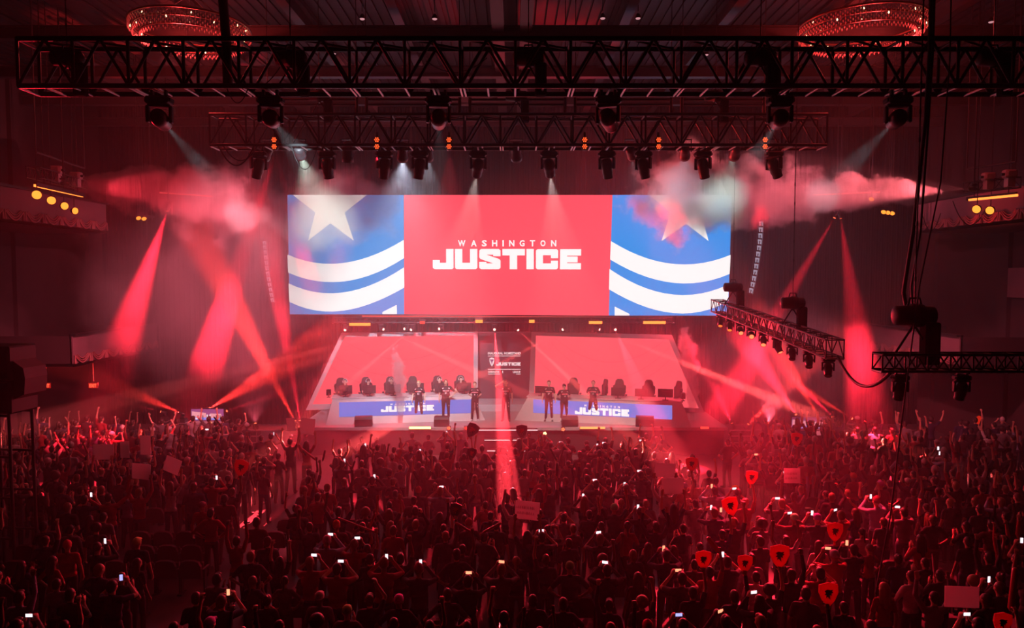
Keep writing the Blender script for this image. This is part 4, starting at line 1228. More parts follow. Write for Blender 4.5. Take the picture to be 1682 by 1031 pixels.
# ------------------------------------------------------------------ chandeliers
M_CRY = mat('crystal', (.8, .62, .6), .15, spec=1.0)
M_BULB = glow('warm_bulb', (1, .62, .3), 7)
M_RING = mat('brass_ring', (.12, .05, .035), .4, .6)
def chandelier(px, py, Y, R0, label):
    c = P(px, py, Y)
    t = empty('chandelier', c, label=label, cat='chandelier', group='ring chandeliers')
    for k, (rr, z, zn) in enumerate(((R0, .14, 3), (R0 * .93, -.02, 3), (R0 * .82, -.18, 2))):
        ring = MB()
        ring.path([(rr * math.cos(i * PI / 24), rr * math.sin(i * PI / 24), z + .08) for i in range(49)], .03)
        ring.build('ring', M_RING, t)
        cr = MB(); nn = int(rr * 52)
        for i in range(nn):
            for j in range(zn):
                a_ = 2 * PI * (i + .5 * (j % 2)) / nn
                q = Vector((rr * math.cos(a_), rr * math.sin(a_), z - .055 * j))
                w_ = .022
                vs = [q + Vector(v) for v in ((0, 0, .035), (w_, 0, 0), (0, w_, 0), (-w_, 0, 0), (0, -w_, 0), (0, 0, -.06))]
                cr.add(vs, [(0, 1, 2), (0, 2, 3), (0, 3, 4), (0, 4, 1), (5, 2, 1), (5, 3, 2), (5, 4, 3), (5, 1, 4)])
        cr.build('crystal_tier', M_CRY, t)
    b0 = MB(); b0.lathe([(.001, -.03), (.022, 0), (.001, .04)], (0, 0, 0), None, 6); b0 = b0.build('bulb', M_BULB, t)
    for i in range(22):
        a_ = i * 2 * PI / 22 + .13 * (i % 3); rr = R0 * (.97, .88, .80)[i % 3]
        q = b0 if i == 0 else b0.copy()
        if i: C.objects.link(q)
        q.location = (rr * math.cos(a_), rr * math.sin(a_), .12 - .1 * (i % 3))
    s = MB()
    for i in range(6):
        a_ = i * PI / 3
        s.tube((R0 * .95 * math.cos(a_), R0 * .95 * math.sin(a_), .2), (0, 0, 15.3 - c.z), .008, None, 5)
    s.tube((0, 0, 15.2 - c.z), (0, 0, 15.9 - c.z), .06); s.build('suspension', M_BLACK, t)
    for (dy, dz, pw) in ((-R0 * 1.5, -1.0, 26), (0, -.9, 14)):  # added red lamps, so that the crystals look lit
        l = bpy.data.lights.new('added_crystal_light', 'POINT'); l.energy = pw * 9; l.color = (1, .05, .05); l.shadow_soft_size = .15
        o = bpy.data.objects.new('added_crystal_light', l); C.objects.link(o); o.parent = t; o.location = (0, dy * .3, -.35)
chandelier(314, 58, 20, 1.58, 'round tiered crystal chandelier lit red, high at the left above the near truss')
chandelier(1415, 54, 20, 1.66, 'round tiered crystal chandelier lit red, high at the right above the near truss')

# small house lights in the roof and a wall light patch
for i, (px, py, lb) in enumerate(((595, 31, 'left of the middle girder, farther left'), (714, 31, 'left of the middle girder, nearer to it'), (990, 30, 'right of the middle girder, nearer to it'), (1048, 30, 'right of the middle girder, farther right'),
                                  (548, 88, 'seen through the near truss at the left'), (1160, 90, 'seen through the near truss at the right'), (1628, 36, 'in the far upper right corner'))):
    p = G(px, py, 14.95)
    t = empty('ceiling_lamp', p, label='tiny pale house lamp hung from the roof, %s' % lb, cat='lamp', group='house lamps in the roof')
    mb = MB(); mb.lathe([(.03, .14), (.06, .10), (.10, .0), (.085, .0)], (0, 0, 0), None, 12); mb.tube((0, 0, .2), (0, 0, 15.9 - p.z), .012); mb.build('lamp_shade', M_BLACK, t)
    mb = MB(); mb.lathe([(.08, .012), (.06, -.02), (.001, -.03)], (0, 0, 0), None, 12); mb.build('bulb', glow('house_lamp', (1, .45, .5), .6), t)
t = empty('wall_light_patch', (20.44, 30.3, 1.05), label='oval glowing shape for a red light patch low on the right wall', cat='lamp')
mb = MB(); mb.box((.03, 0, 0), (.06, .3, .74), None, bev=.02); mb.build('back_plate', M_BLACK, t)
mb = MB(); mb.lathe([(max(math.sin(PI * i / 8), .01) * .15, -math.cos(PI * i / 8) * .34) for i in range(9)], (-.04, 0, 0), None, 14); mb.build('lamp_shade', glow('light_patch_red', (1, .03, .01), .55), t)  # patch of red light on the wall, built as a glowing oval
# ------------------------------------------------------------------ things on the stage
def video_screen(px0, py0, px1, py1, Y, label, half=False):
    a, b = P(px0, py0, Y), P(px1, py1, Y)
    Wd, Hh = b.x - a.x, a.z - b.z
    t = empty('video_screen', (a.x + Wd / 2, Y, b.z), label=label, cat='video screen', group='side video screens')
    m = MB(); m.box((0, .05, Hh / 2), (Wd + .07, .08, Hh + .07), M_BLACK2)
    m.build('casing', None, t)
    m = MB(); g0 = Y and b.z
    m.tube((0, .08, -b.z + .02), (0, .08, .1), .04); m.box((0, .08, -b.z + .03), (.7, .6, .04)); m.build('floor_stand', M_BLACK, t)
    m = MB()
    def R(x0, y0, x1, y1, mm, off):
        m.add([(-Wd / 2 + Wd * x0, -off, Hh * (1 - y1)), (-Wd / 2 + Wd * x1, -off, Hh * (1 - y1)), (-Wd / 2 + Wd * x1, -off, Hh * (1 - y0)), (-Wd / 2 + Wd * x0, -off, Hh * (1 - y0))], [(0, 1, 2, 3)], mm)
    def Q(pts, mm, off): m.add([(-Wd / 2 + Wd * x, -off, Hh * (1 - y)) for x, y in pts], [tuple(range(len(pts)))[::-1]], mm)
    V = {k: glow('video_' + k, c, s) for k, c, s in (('mauve', (.50, .10, .32), .75), ('pink', (1, .38, .45), 1), ('blue', (.30, .32, .95), 1), ('dusk', (.30, .05, .16), .7), ('floor', (.62, .12, .16), .8), ('white', (1, .85, .9), 1.1), ('dark', (.03, .01, .03), .6), ('flare', (1, .35, .12), 1.4))}
    R(0, 0, 1, 1, V['mauve'], .012)
    Q([(.02, .12), (.46, .22), (.46, .52), (.02, .48)], V['pink'], .016); Q([(.58, .24), (.92, .26), (.96, .52), (.58, .52)], V['pink'], .016)
    R(0, .46, .46, .60, V['blue'], .020); R(.6, .50, 1, .60, V['blue'], .020)
    R(.08, .50, .2, .56, V['white'], .022); R(.74, .52, .86, .57, V['white'], .022)
    R(0, .60, 1, .66, V['dusk'], .020); R(0, .66, 1, 1, V['floor'], .020)
    for x in (.2, .35, .76, .82, .88): R(x, .34, x + .025, .58, V['dark'], .024)
    for x in (.48, .56): R(x, .30, x + .035, .56, V['white'], .024)
    Q([(.52, .66), (.60, .66), (.72, .95), (.58, .98)], V['flare'], .024)
    if half: R(0, .62, .62, 1, V['dark'], .026); R(.0, .0, 1, .12, V['dusk'], .026)
    m.build('picture', None, t)
video_screen(314, 671.5, 368, 701, 30, 'video screen showing the stage, standing left of the stage')
video_screen(1300.5, 685, 1356, 714.5, 29.6, 'video screen showing the stage, standing right of the stage', True)

def monitor(p, wd, hg, yaw, label, name='gaming_monitor'):
    t = empty(name, p, (0, 0, yaw), label, 'monitor', 'monitors on the player desks')
    m = MB(); m.box((0, 0, .12 + hg / 2), (wd, .035, hg), None, bev=.01); m.box((0, -.03, .12 + hg / 2), (wd * .5, .04, hg * .5), None, bev=.01); m.build('display', M_BLACK2, t)
    m = MB(); m.tube((0, -.03, .0), (0, -.03, .2), .025); m.box((0, -.03, .01), (.26, .18, .02), None, bev=.008); m.build('stand', M_BLACK, t)
    m = MB(); m.add([(wd / 2 * .95, .019, .14), (-wd / 2 * .95, .019, .14), (-wd / 2 * .95, .019, .10 + hg), (wd / 2 * .95, .019, .10 + hg)], [(0, 1, 2, 3)], glow('monitor_face', (.5, .5, .7), .5)); m.build('screen_face', None, t)
    return t
def f_chair():
    t = empty('gaming_chair', (0, 0, 0))
    k = mat('chair_leather', (.02, .012, .014), .4); r = mat('chair_red_trim', (.35, .03, .04), .5)
    m = MB()
    out = [(-.20, .0), (-.27, .30), (-.29, .50), (-.20, .62), (-.17, .78), (-.09, .86), (.09, .86), (.17, .78), (.20, .62), (.29, .50), (.27, .30), (.20, .0)]
    m.prism(out, .10, ((0, .24, .52), (1, 0, 0), (0, .12, .99)), k)
    m.prism([(x * .5, .1 + y * .5) for x, y in out], .02, ((0, .255, .52), (1, 0, 0), (0, .12, .99)), r)
    for e in (-1, 1): m.box((e * .25, .24, .93), (.06, .13, .34), k, bev=.02)
    m.build('backrest', None, t)
    m = MB(); m.box((0, -.02, .47), (.52, .52, .11), k, bev=.04)
    for e in (-1, 1): m.box((e * .25, -.02, .51), (.08, .46, .1), r, bev=.02)
    m.build('seat', None, t)
    for e in (-1, 1):
        m = MB(); m.box((e * .31, -.02, .71), (.09, .27, .03), None, bev=.01); m.tube((e * .31, .02, .47), (e * .31, .02, .70), .02); m.build('armrest', M_BLACK2, t)
    m = MB(); m.tube((0, 0, .1), (0, 0, .42), .03); m.build('gas_lift', M_BLACK, t)
    m = MB()
    for i in range(5):
        a_ = i * 2 * PI / 5; e = Vector((.29 * math.cos(a_), .29 * math.sin(a_), .07)); m.tube((0, 0, .12), e, .025); m.tube(e - Vector((0, .02, .03)), e + Vector((0, .02, -.03)), .035)
    m.build('wheel_base', M_BLACK, t)
    m = MB()
    for e in (-1, 1): m.box((e * .055, .235, 1.20), (.06, .02, .07), glow('chair_gap', (.5, .05, .07), .3) if False else r)
    m.build('headrest_trim', r, t)
    return t
chair0 = f_chair(); chair_used = [False]
def place_chair(p, yaw, label):
    c = chair0 if not chair_used[0] else copy_tree(chair0)
    chair_used[0] = True
    c.location = p; c.rotation_euler = (0, 0, yaw)
    return tag(c, label, 'chair', 'gaming chairs behind the desks')

def desk_pt(k, px, back, z=SZ + .98):
    "a point behind the desk edge k where the photograph's column px crosses it"
    to, ti, bk, d = DK[k]
    A, B = to + bk * back, ti + bk * back
    r = ray(px, 650); nn = bk
    t_ = (A - CAM).dot(nn) / r.dot(nn)
    q = CAM + r * t_
    return Vector((q.x, q.y, z))
yawk = [math.atan2(d.y, d.x) + (PI if d.x < 0 else 0) for _, _, _, d in DK]
MONX = [[(568, 20, 15), (607, 20, 14), (646, 24, 15), (684, 24, 16), (725, 22, 15), (763, 22, 15)], [(889, 20, 12), (1015, 21, 14), (1053, 19, 13), (1093, 23, 14)]]
for k in (0, 1):
    for i, (px, w_, h_) in enumerate(MONX[k]):
        s_ = 36.0
        monitor(desk_pt(k, px, .22, SZ + .98), w_ / s_, h_ / s_ * .92, yawk[k], 'black monitor seen from behind on the %s player desk, %s from the left' % (('left', 'right')[k], ORD[i]))
# platform behind the desks so that the players sit high enough to be seen
CH = SZ + .30
for k in (0, 1):
    to, ti, bk, d = DK[k]
    mb = MB(); vs = [to + bk * .45 - d * .1, ti + bk * .45 + d * .0, ti + bk * 1.75, to + bk * 1.75 - d * .1]
    lo = [Vector((v.x, v.y, SZ)) for v in vs]; hi = [Vector((v.x, v.y, CH)) for v in vs]
    mb.add(lo + hi, [(3, 2, 1, 0), (4, 5, 6, 7), (0, 1, 5, 4), (1, 2, 6, 5), (2, 3, 7, 6), (3, 0, 4, 7)], M_GREY)
    tag(mb.build('seat_riser'), 'grey riser under the chairs of the %s player desk' % ('left', 'right')[k], 'riser')
for i, (k, px, yw) in enumerate(((0, 561, .2), (0, 602, .15), (0, 641, 0), (0, 679, .1), (0, 720, .1), (0, 756, -.1), (1, 942, .1), (1, 985, -1.2), (1, 1017, 0), (1, 1064, -.15), (1, 1106, -1.1))):
    place_chair(desk_pt(k, px, 1.02, CH), yawk[k] + yw, 'tall backed %s gaming chair behind the %s desk, %s from the left' % ('empty' if k else 'occupied', ('left', 'right')[k], ORD[i if not k else i - 6]))
for k, px, lb in ((0, 540, 'left'), (1, 1122, 'right')):
    p = desk_pt(k, px, .15, SZ + .98)
    t = empty('desk_camera', p, label='small black camera on the outer end of the %s player desk' % lb, cat='camera')
    m = MB(); m.box((0, 0, .22), (.17, .2, .26), None, bev=.02); m.tube((0, .1, .24), (0, .17, .24), .06, None, 10); m.build('body', M_BLACK2, t)
    m = MB(); m.tube((0, 0, 0), (0, 0, .1), .02); m.box((0, 0, .01), (.14, .14, .02)); m.build('mount', M_BLACK, t)

def figure(p, yaw, key, build, hair, label, number=None, hk=None, scale=1.0, legs='stand', stance=.045, skin=M_PALE, hairc=None, shoe=M_SHOEW, glasses=False, headset=False, pitch=0.0, hyaw=0.0, sleeve='short', group='players standing on the stage'):
    pr, hands, Rm, tr = person_prims(key[0], key[1], build, legs, sleeve, stance, pitch, hyaw)
    me = fuse(prim_mesh(pr), .009, 3, name='person')
    label_faces(me, pr, [skin, M_JERSEY, M_JERSEY, shoe, M_EYE, M_LIP])
    append_face(me, tr, (4, 5), glasses)
    o = bpy.data.objects.new('person', me); C.objects.link(o)
    o.location = p; o.rotation_euler = (0, 0, yaw); o.scale = (scale,) * 3
    tag(o, label, 'person', group)
    hm_ = hair_mesh(hair, Rm, tr, .008)
    hm_.materials[0] = hairc
    h = bpy.data.objects.new('hair', hm_); C.objects.link(h); h.parent = o
    if number is not None:
        m = MB(); RT = mat('jersey_red', (.65, .03, .05), .6); WT = mat('jersey_white', (.8, .8, .8), .6)
        m.box((0, .128, 1.30), (.27, .004, .050), RT)
        put_text(m, 'WASHINGTON', ((0, .132, 1.30), (-1, 0, 0), (0, 0, 1)), WT, width=.25, height=.036, bold=.02)
        put_text(m, str(number), ((0, .132, 1.205), (-1, 0, 0), (0, 0, 1)), WT, width=.085 if len(str(number)) > 1 else .04, height=.075, bold=.03)
        for e in (-1, 1): m.box((e * .13, .105, 1.405), (.07, .004, .022), WT, Matrix.Rotation(e * .5, 3, 'Y'))
        m.build('jersey_print', None, o)
        m = MB(); m.box((-.12, .085, .80), (.03, .004, .035), WT); m.box((-.125, .098, .66), (.02, .004, .05), WT); m.build('trouser_logo', WT, o)
    if headset:
        m = MB(); m.path([tr(V3(.10 * math.cos(a_), -.005, 1.66 + .125 * math.sin(a_))) for a_ in [i * PI / 10 for i in range(11)]], .012, mat('headset_white', (.5, .45, .45), .4))
        for e in (-1, 1): m.tube(tr(V3(e * .085, 0, 1.645)), tr(V3(e * .115, 0, 1.645)), .042, mat('headset_white', (.5, .45, .45), .4), 10)
        m.build('headset', None, o)
    return o
HB = mat('hair_black', (.008, .007, .007), .45); HBL = mat('hair_blond', (.55, .40, .18), .5); HBR = mat('hair_brown', (.16, .085, .04), .5); HDB = mat('hair_dark_brown', (.03, .018, .012), .5)
TN = mat('tan_skin', (.45, .27, .19), .55)
def at_feet(px, py): q = G(px, py, SZ); return Vector((q.x, q.y, SZ))
# faces, jerseys and poses of the people on stage, left to right
figure(at_feet(688, 690.5), PI, ('down', 'down'), 'm', 'quiff', 'person with bleached hair and dark glasses, black jersey 21, arms hanging, on stage', 21, hairc=HBL, glasses=True, scale=.99, stance=.06)
figure(at_feet(732.5, 690.5), PI + .15, ('down', 'hip'), 'w', 'short', 'stocky person in black jersey 37 with one hand on the hip, on stage', 37, hairc=HB, scale=1.02, stance=.03, skin=TN)
figure(at_feet(780, 691), PI, ('behind', 'behind'), 'f', 'quiff', 'slim person in black jersey 8 with hands behind back, on stage by the left desk', 8, hairc=HBR, scale=.97)
figure(at_feet(831, 691.5), PI - .1, ('head', 'down'), 'm', 'short', 'person in black jersey at mid stage raising one hand to the head', 12, hairc=HB, scale=1.02, skin=TN, shoe=M_SHOE)
figure(at_feet(901.5, 691.5), PI - .1, ('down', 'down'), 'm', 'quiff', 'person with brown hair in black jersey 27, arms hanging, before the right desk', 27, hairc=HBR, shoe=M_SHOE, scale=1.01)
figure(at_feet(926.5, 692), PI + .15, ('behind', 'behind'), 'w', 'bowl', 'short person with black fringe in black jersey 24, arms behind back, on stage', 24, hairc=HB, scale=.93, shoe=M_SHOE)
figure(at_feet(974, 692.5), PI - .2, ('behind', 'behind'), 'm', 'short', 'person in black jersey 23 standing with feet wide apart, rightmost on the stage', 23, hairc=HDB, scale=1.02, stance=.17)
# players at the left desk
for i, (px, hk_, hc, hy) in enumerate(((567, 'short', HDB, .0), (605, 'bowl', HB, .2), (643, 'short', HB, -.1), (722, 'short', HB, .1), (757, 'quiff', HDB, 0))):
    p = desk_pt(0, px, .88, CH - .40)
    figure(p, PI + yawk[0], ('keys', 'keys'), 'm', hk_, 'person with headset seated at the left player desk, %s from the left' % ORD[i], None, hairc=hc, legs='sit', headset=True, pitch=-.12, hyaw=hy, group='seated players')
def wedge(px, py, w_, yaw, label):
    p = G(px, py, SZ + .0)
    t = empty('floor_monitor_speaker', (p.x, max(p.y, YF + .42), SZ), (0, 0, yaw), label, 'speaker', 'floor monitor speakers')
    m = MB(); m.prism([(-.30, 0), (.30, 0), (.30, .16), (.10, .40), (-.22, .40), (-.30, .30)], w_, ((0, 0, 0), (0, 1, 0), (0, 0, 1)), M_BLACK2)
    m.v = [(a - w_ / 2, b, c) for a, b, c in m.v]; m.build('cabinet', None, t)
    m = MB(); m.box((0, .205, .275), (w_ * .9, .28, .012), mat('speaker_grille', (.03, .03, .03), .8), Matrix.Rotation(-.876, 3, 'X')); m.build('grille', None, t)
    for e in (-1, 1):
        m = MB(); m.box((e * w_ / 2, -.05, .2), (.01, .14, .05)); m.build('handle', M_BLACK, t)
wedge(596, 700, .72, .15, 'black floor monitor speaker at the left part of the stage edge')
wedge(724, 702, .60, 0, 'black floor monitor speaker right of the bright footlight')
wedge(937, 702, .66, 0, 'black floor monitor speaker right of the stage middle')
wedge(1066, 706, .74, -.2, 'black floor monitor speaker at the right part of the stage edge')
G_FOOT = glow('footlight_hot', (1, .45, .12), 9); G_FOOT2 = glow('footlight_orange', (1, .30, .08), 2.2)
def footlight(px0, px1, py, label, m, pw, aim=(0, -.3, 3)):
    a, b = G(px0, py, SZ + .1), G(px1, py, SZ + .1)
    a.y = b.y = YF - .1; k = (YF - .1) / ray(px0, py).y
    a.x, b.x = ray(px0, py).x * k, ray(px1, py).x * k; a.z = b.z = SZ + .02
    t = empty('footlight', a, label=label, cat='footlight', group='footlights on the stage edge')
    L = b.x - a.x
    q = MB(); q.box((L / 2, .02, -.02), (L, .12, .08), None, bev=.01)
    for f_ in (.1, .9): q.box((L * f_, .12, -.03), (.04, .16, .04))
    q.build('housing', M_BLACK, t)
    q = MB(); q.box((L / 2, -.05, .0), (L * .98, .03, .09), None, bev=.01); q.build('light_strip', m, t)
    if pw:
        s_ = spot(t, (L / 2, -.1, .06), (L / 2 + aim[0], aim[1], aim[2]), 110, pw, (1, .10, .05), 1.0, size=.3)
footlight(672, 708, 702, 'brilliant footlight strip at the stage edge left of the steps', G_FOOT, 110)
footlight(952, 994, 706, 'orange footlight strip at the stage edge right of the steps', G_FOOT2, 50)
footlight(472, 490, 702, 'short orange footlight at the left end of the stage', G_FOOT2, 40)
footlight(1150, 1164, 704, 'small red footlight at the right end of the stage', G_BARR, 15)
def star_lamp(px, py, Y, label, m=G_FOOT, beam=None):
    p = P(px, py, Y)
    t = empty('spark_light', (p.x, p.y, p.z), label=label, cat='stage light', group='small lamps below the stage edge')
    q = MB(); q.box((0, .09, 0), (.16, .14, .16), None, bev=.02); q.tube((0, .1, -.06), (0, .1, -p.z + .02), .025); q.box((0, .1, -p.z + .03), (.3, .3, .04)); q.build('housing', M_BLACK, t)
    q = MB()
    for k in range(5): q.tube((.045 * math.cos(k * 1.257), .02, .045 * math.sin(k * 1.257)), (.045 * math.cos(k * 1.257), -.01, .045 * math.sin(k * 1.257)), .028, None, 8)
    q.build('lens_cluster', m, t)
    if beam: 
        for aim in beam[3]:
            s_ = spot(None, p + Vector((0, 0, .04)), aim, beam[0], beam[1], beam[2], .4); s_.parent = t; s_.matrix_parent_inverse = Matrix.Translation(-p)
star_lamp(895, 712, 28.3, 'small yellow-orange lamp below the stage edge right of the steps', G_FOOT, (12, 70 * KB, RED, [P(893, 640, 29), P(915, 640, 29)]))
star_lamp(765, 703, 28.4, 'small red lamp below the stage edge left of the steps', G_BARR, (10, 60 * KB, RED, [P(752, 640, 29), P(776, 640, 29)]))
star_lamp(737, 703, 28.4, 'tiny white-red lamp beside the left floor monitor', G_HOT)
star_lamp(925, 705, 28.4, 'tiny white lamp beside the right floor monitor', G_HOT)
# loudspeaker tower close to the left edge, rail beside the stage, camera operator
t = empty('speaker_tower', (-12.45, 17, 0), (0, 0, -.1), 'big dark loudspeaker stack at the left edge with red-lit curved side', 'speaker')
m = MB()
for k in range(2): m.box((0, 0, 4.55 + k * .82), (1.15, .9, .80), M_BLACK2, bev=.05)
m.build('cabinet', None, t)
m = MB(); m.prism([(0, 0), (.26, .12), (.30, .5), (.26, .75), (.0, .92)], .7, ((.60, .35, 4.5), (1, 0, 0), (0, 0, 1)), M_BALC); m.build('side_panel', None, t)
m = MB()
for ex in (-.45, .45):
    for ey in (-.35, .35): m.tube((ex, ey, 0), (ex, ey, 4.15), .04)
for z in (.1, 1.1, 2.1, 3.1, 4.1): m.box((0, -.35, z), (.9, .05, .05)); m.box((0, .35, z), (.9, .05, .05))
m.build('scaffold', M_BLACK, t)
for nm, x0, x1 in (('left', -16.9, -8.95), ('right', 9.0, 16.9)):
    t = empty('guard_rail', (x0, 28.6, 0), label='thin metal guard rail running out to the %s of the stage' % nm, cat='rail', group='guard rails beside the stage')
    m = MB(); m.tube((0, 0, 1.12), (x1 - x0, 0, 1.12), .025); m.tube((0, 0, .6), (x1 - x0, 0, .6), .018); m.build('bar', M_ALU, t)
    for i in range(6):
        m = MB(); m.tube(((x1 - x0) * i / 5, 0, 0), ((x1 - x0) * i / 5, 0, 1.12), .022); m.build('post', M_ALU, t)
# ------------------------------------------------------------------ the audience
rnd = random.Random(11)
def variant(key, build, sleeve, pitch=.0, voxel=.013, dec=None, hands_only=False):
    pr, hands, Rm, tr = person_prims(key[0], key[1], build, 'stand', sleeve, .045, pitch)
    me = fuse(prim_mesh(pr), voxel, 2, dec, name='person')
    label_faces(me, pr, [M_SKIN, M_CLOTH, M_TROUS, M_SHOE, M_EYE, M_LIP])
    if voxel < .02: append_face(me, tr, (4, 5))
    return me, hands
POSES = {'arms hanging': ('down', 'down'), 'both arms raised': ('up', 'up'), 'one fist raised': ('high', 'down'), 'left fist raised': ('down', 'high'), 'clapping': ('clap', 'clap'),
         'hands on hips': ('hip', 'hip'), 'arms folded': ('cross', 'cross'), 'arms spread high': ('wide', 'wide'), 'holding phone up': ('phone', 'phone'), 'holding phone high': ('phonehigh', 'down'),
         'arms straight up': ('high', 'high')}
VAR = {}
def get_var(pose, build, sleeve):
    k = (pose, build, sleeve)
    if k not in VAR: VAR[k] = variant(POSES[pose], build, sleeve)
    return VAR[k]
I3 = np.eye(3)
HAIR = {k: hair_mesh(k, I3, lambda p: p) for k in ('short', 'long', 'bun', 'ponytail', 'afro', 'cap', 'beanie', 'quiff')}
HNAME = {'short': 'short hair', 'long': 'long hair', 'bun': 'hair bun', 'ponytail': 'ponytail', 'afro': 'curly hair', 'cap': 'cap', 'beanie': 'knit hat', 'quiff': 'thick hair'}
SHIRTS = [('black', (.012, .012, .014), 9), ('dark grey', (.05, .05, .055), 5), ('navy', (.015, .02, .06), 4), ('red', (.32, .02, .03), 3), ('grey', (.18, .18, .19), 3), ('white', (.62, .62, .62), 1.6), ('maroon', (.10, .01, .02), 2), ('pale blue', (.25, .33, .45), .8)]
HATC = {'cap': (.6, .6, .6), 'beanie': (.5, .1, .1)}
taken = []
def free(x, y, r=.50): return all((x - a) ** 2 + (y - b) ** 2 > r * r for a, b in taken)
PEOPLE = []
def add_person(x, y, pose, build=None, hair=None, shirt=None, yaw=None, scale=None, note=None, sleeve=None):
    build = build or rnd.choice('mmmffw')
    hair = hair or (rnd.choice(['long', 'long', 'ponytail', 'bun', 'short']) if build == 'f' else rnd.choice(['short', 'short', 'short', 'quiff', 'cap', 'beanie', 'afro'] if rnd.random() < .5 else ['short', 'quiff', 'short']))
    s = shirt or rnd.choices([q[0] for q in SHIRTS], [q[2] for q in SHIRTS])[0]
    sc_ = scale or rnd.uniform(.93, 1.05) * (.95 if build == 'f' else 1)
    PEOPLE.append(dict(x=x, y=y, pose=pose, build=build, hair=hair, shirt=s, yaw=rnd.gauss(0, .22) if yaw is None else yaw, s=sc_, note=note, sleeve=sleeve or ('long' if rnd.random() < .3 else 'short')))
    taken.append((x, y))
    return PEOPLE[-1]

# --- things held up in the air: each one belongs to a spectator below it
def thin_sheet(name, col, tr_):
    "thin board or foam that lets some of the light behind it through"
    m = mat(name, col, .75)
    nt = m.node_tree; b = nt.nodes['Principled BSDF']; o_ = [n for n in nt.nodes if n.type == 'OUTPUT_MATERIAL'][0]
    t_ = nt.nodes.new('ShaderNodeBsdfTranslucent'); t_.inputs[0].default_value = (*col, 1)
    x_ = nt.nodes.new('ShaderNodeMixShader'); x_.inputs[0].default_value = tr_
    nt.links.new(b.outputs[0], x_.inputs[1]); nt.links.new(t_.outputs[0], x_.inputs[2]); nt.links.new(x_.outputs[0], o_.inputs[0])
    return m
M_CARD = thin_sheet('white_card', (.80, .78, .78), .45)
M_INK = mat('marker_ink', (.12, .02, .03), .7)
M_FOAM = thin_sheet('red_foam', (.85, .10, .12), .5)
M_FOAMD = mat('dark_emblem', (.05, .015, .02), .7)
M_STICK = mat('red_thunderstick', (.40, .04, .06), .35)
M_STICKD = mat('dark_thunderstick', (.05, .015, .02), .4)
def region(px, py):
    a = 'left' if px < 500 else ('right' if px > 1180 else 'middle')
    return a
def phone(px, py, i, hot):
    p = G(px, py, 1.78)
    if not (10.9 < p.y < 28.2): return
    t = empty('phone', p, (0, 0, rnd.gauss(0, .2)), cat='phone', group='lit phones held up in the crowd')
    land = rnd.random() < .45
    m = MB(); d = (.125, .010, .06) if land else (.06, .010, .125)
    m.box((0, 0, 0), d, None, bev=.004); m.build('body', M_BLACK2, t)
    m = MB(); w_, h_ = d[0] / 2 * .92, d[2] / 2 * .92
    m.add([(-w_, -.0065, -h_), (w_, -.0065, -h_), (w_, -.0065, h_), (-w_, -.0065, h_)], [(0, 1, 2, 3)]); m.build('screen', glow('phone_white', (1, .82, .9), 1.5) if hot < 2 else (glow('phone_warm', (1, .30, .15), 1.8) if hot == 2 else glow('phone_blue', (.45, .45, 1), 1.2)), t)
    x, y = p.x - 0.10, p.y - .30
    if free(x, y, .38) and 10.9 < y:
        q = add_person(x + .10, y, 'holding phone up', scale=1.0 * p.z / 1.68, yaw=0)
    return t
PH = [(566, 756, 0), (732, 709, 0), (725, 799, 0), (600, 731, 1), (690, 740, 1), (615, 782, 1), (853, 721, 0), (921, 726, 0), (981, 731, 0), (992, 727, 0), (1053, 723, 0), (1050, 773, 0), (1026, 795, 0), (977, 788, 1), (1169, 798, 2),
      (1206, 802, 0), (1168, 833, 0), (1184, 837, 2), (1242, 746, 2), (1277, 818, 0), (1297, 842, 0), (1334, 842, 0), (1372, 837, 0), (1474, 832, 0), (543, 877, 0), (587, 883, 0), (516, 911, 1), (560, 921, 0), (635, 914, 0),
      (691, 923, 1), (983, 874, 0), (994, 923, 0), (1114, 936, 2), (1238, 972, 0), (1183, 1003, 2), (1115, 1009, 3), (1187, 910, 0), (1678, 887, 0), (48, 1010, 0), (375, 972, 2), (173, 888, 1), (199, 948, 3), (1588, 1008, 0),
      (770, 940, 2), (824, 922, 2), (356, 784, 1), (150, 812, 1), (889, 871, 1), (1360, 900, 2), (1430, 815, 1), (1543, 744, 1), (1541, 736, 0), (1624, 951, 1), (340, 705, 0), (450, 712, 1), (1090, 900, 2), (1048, 832, 1), (958, 814, 1),
      (1391, 891, 2), (1290, 775, 1)]
for i, (px, py, h_) in enumerate(PH): 
    t = phone(px, py, i, h_)
    if t: t['_px'] = px; t['_py'] = py
def holder(p, off, pose, **k):
    x, y = p.x + off, p.y
    for dy in (0, -.12, .12, -.24, .24):
        if free(x, y + dy, .36): return add_person(x, y + dy, pose, yaw=0, **k)
    return add_person(x, y, pose, yaw=0, **k) if free(x, y, .22) else None
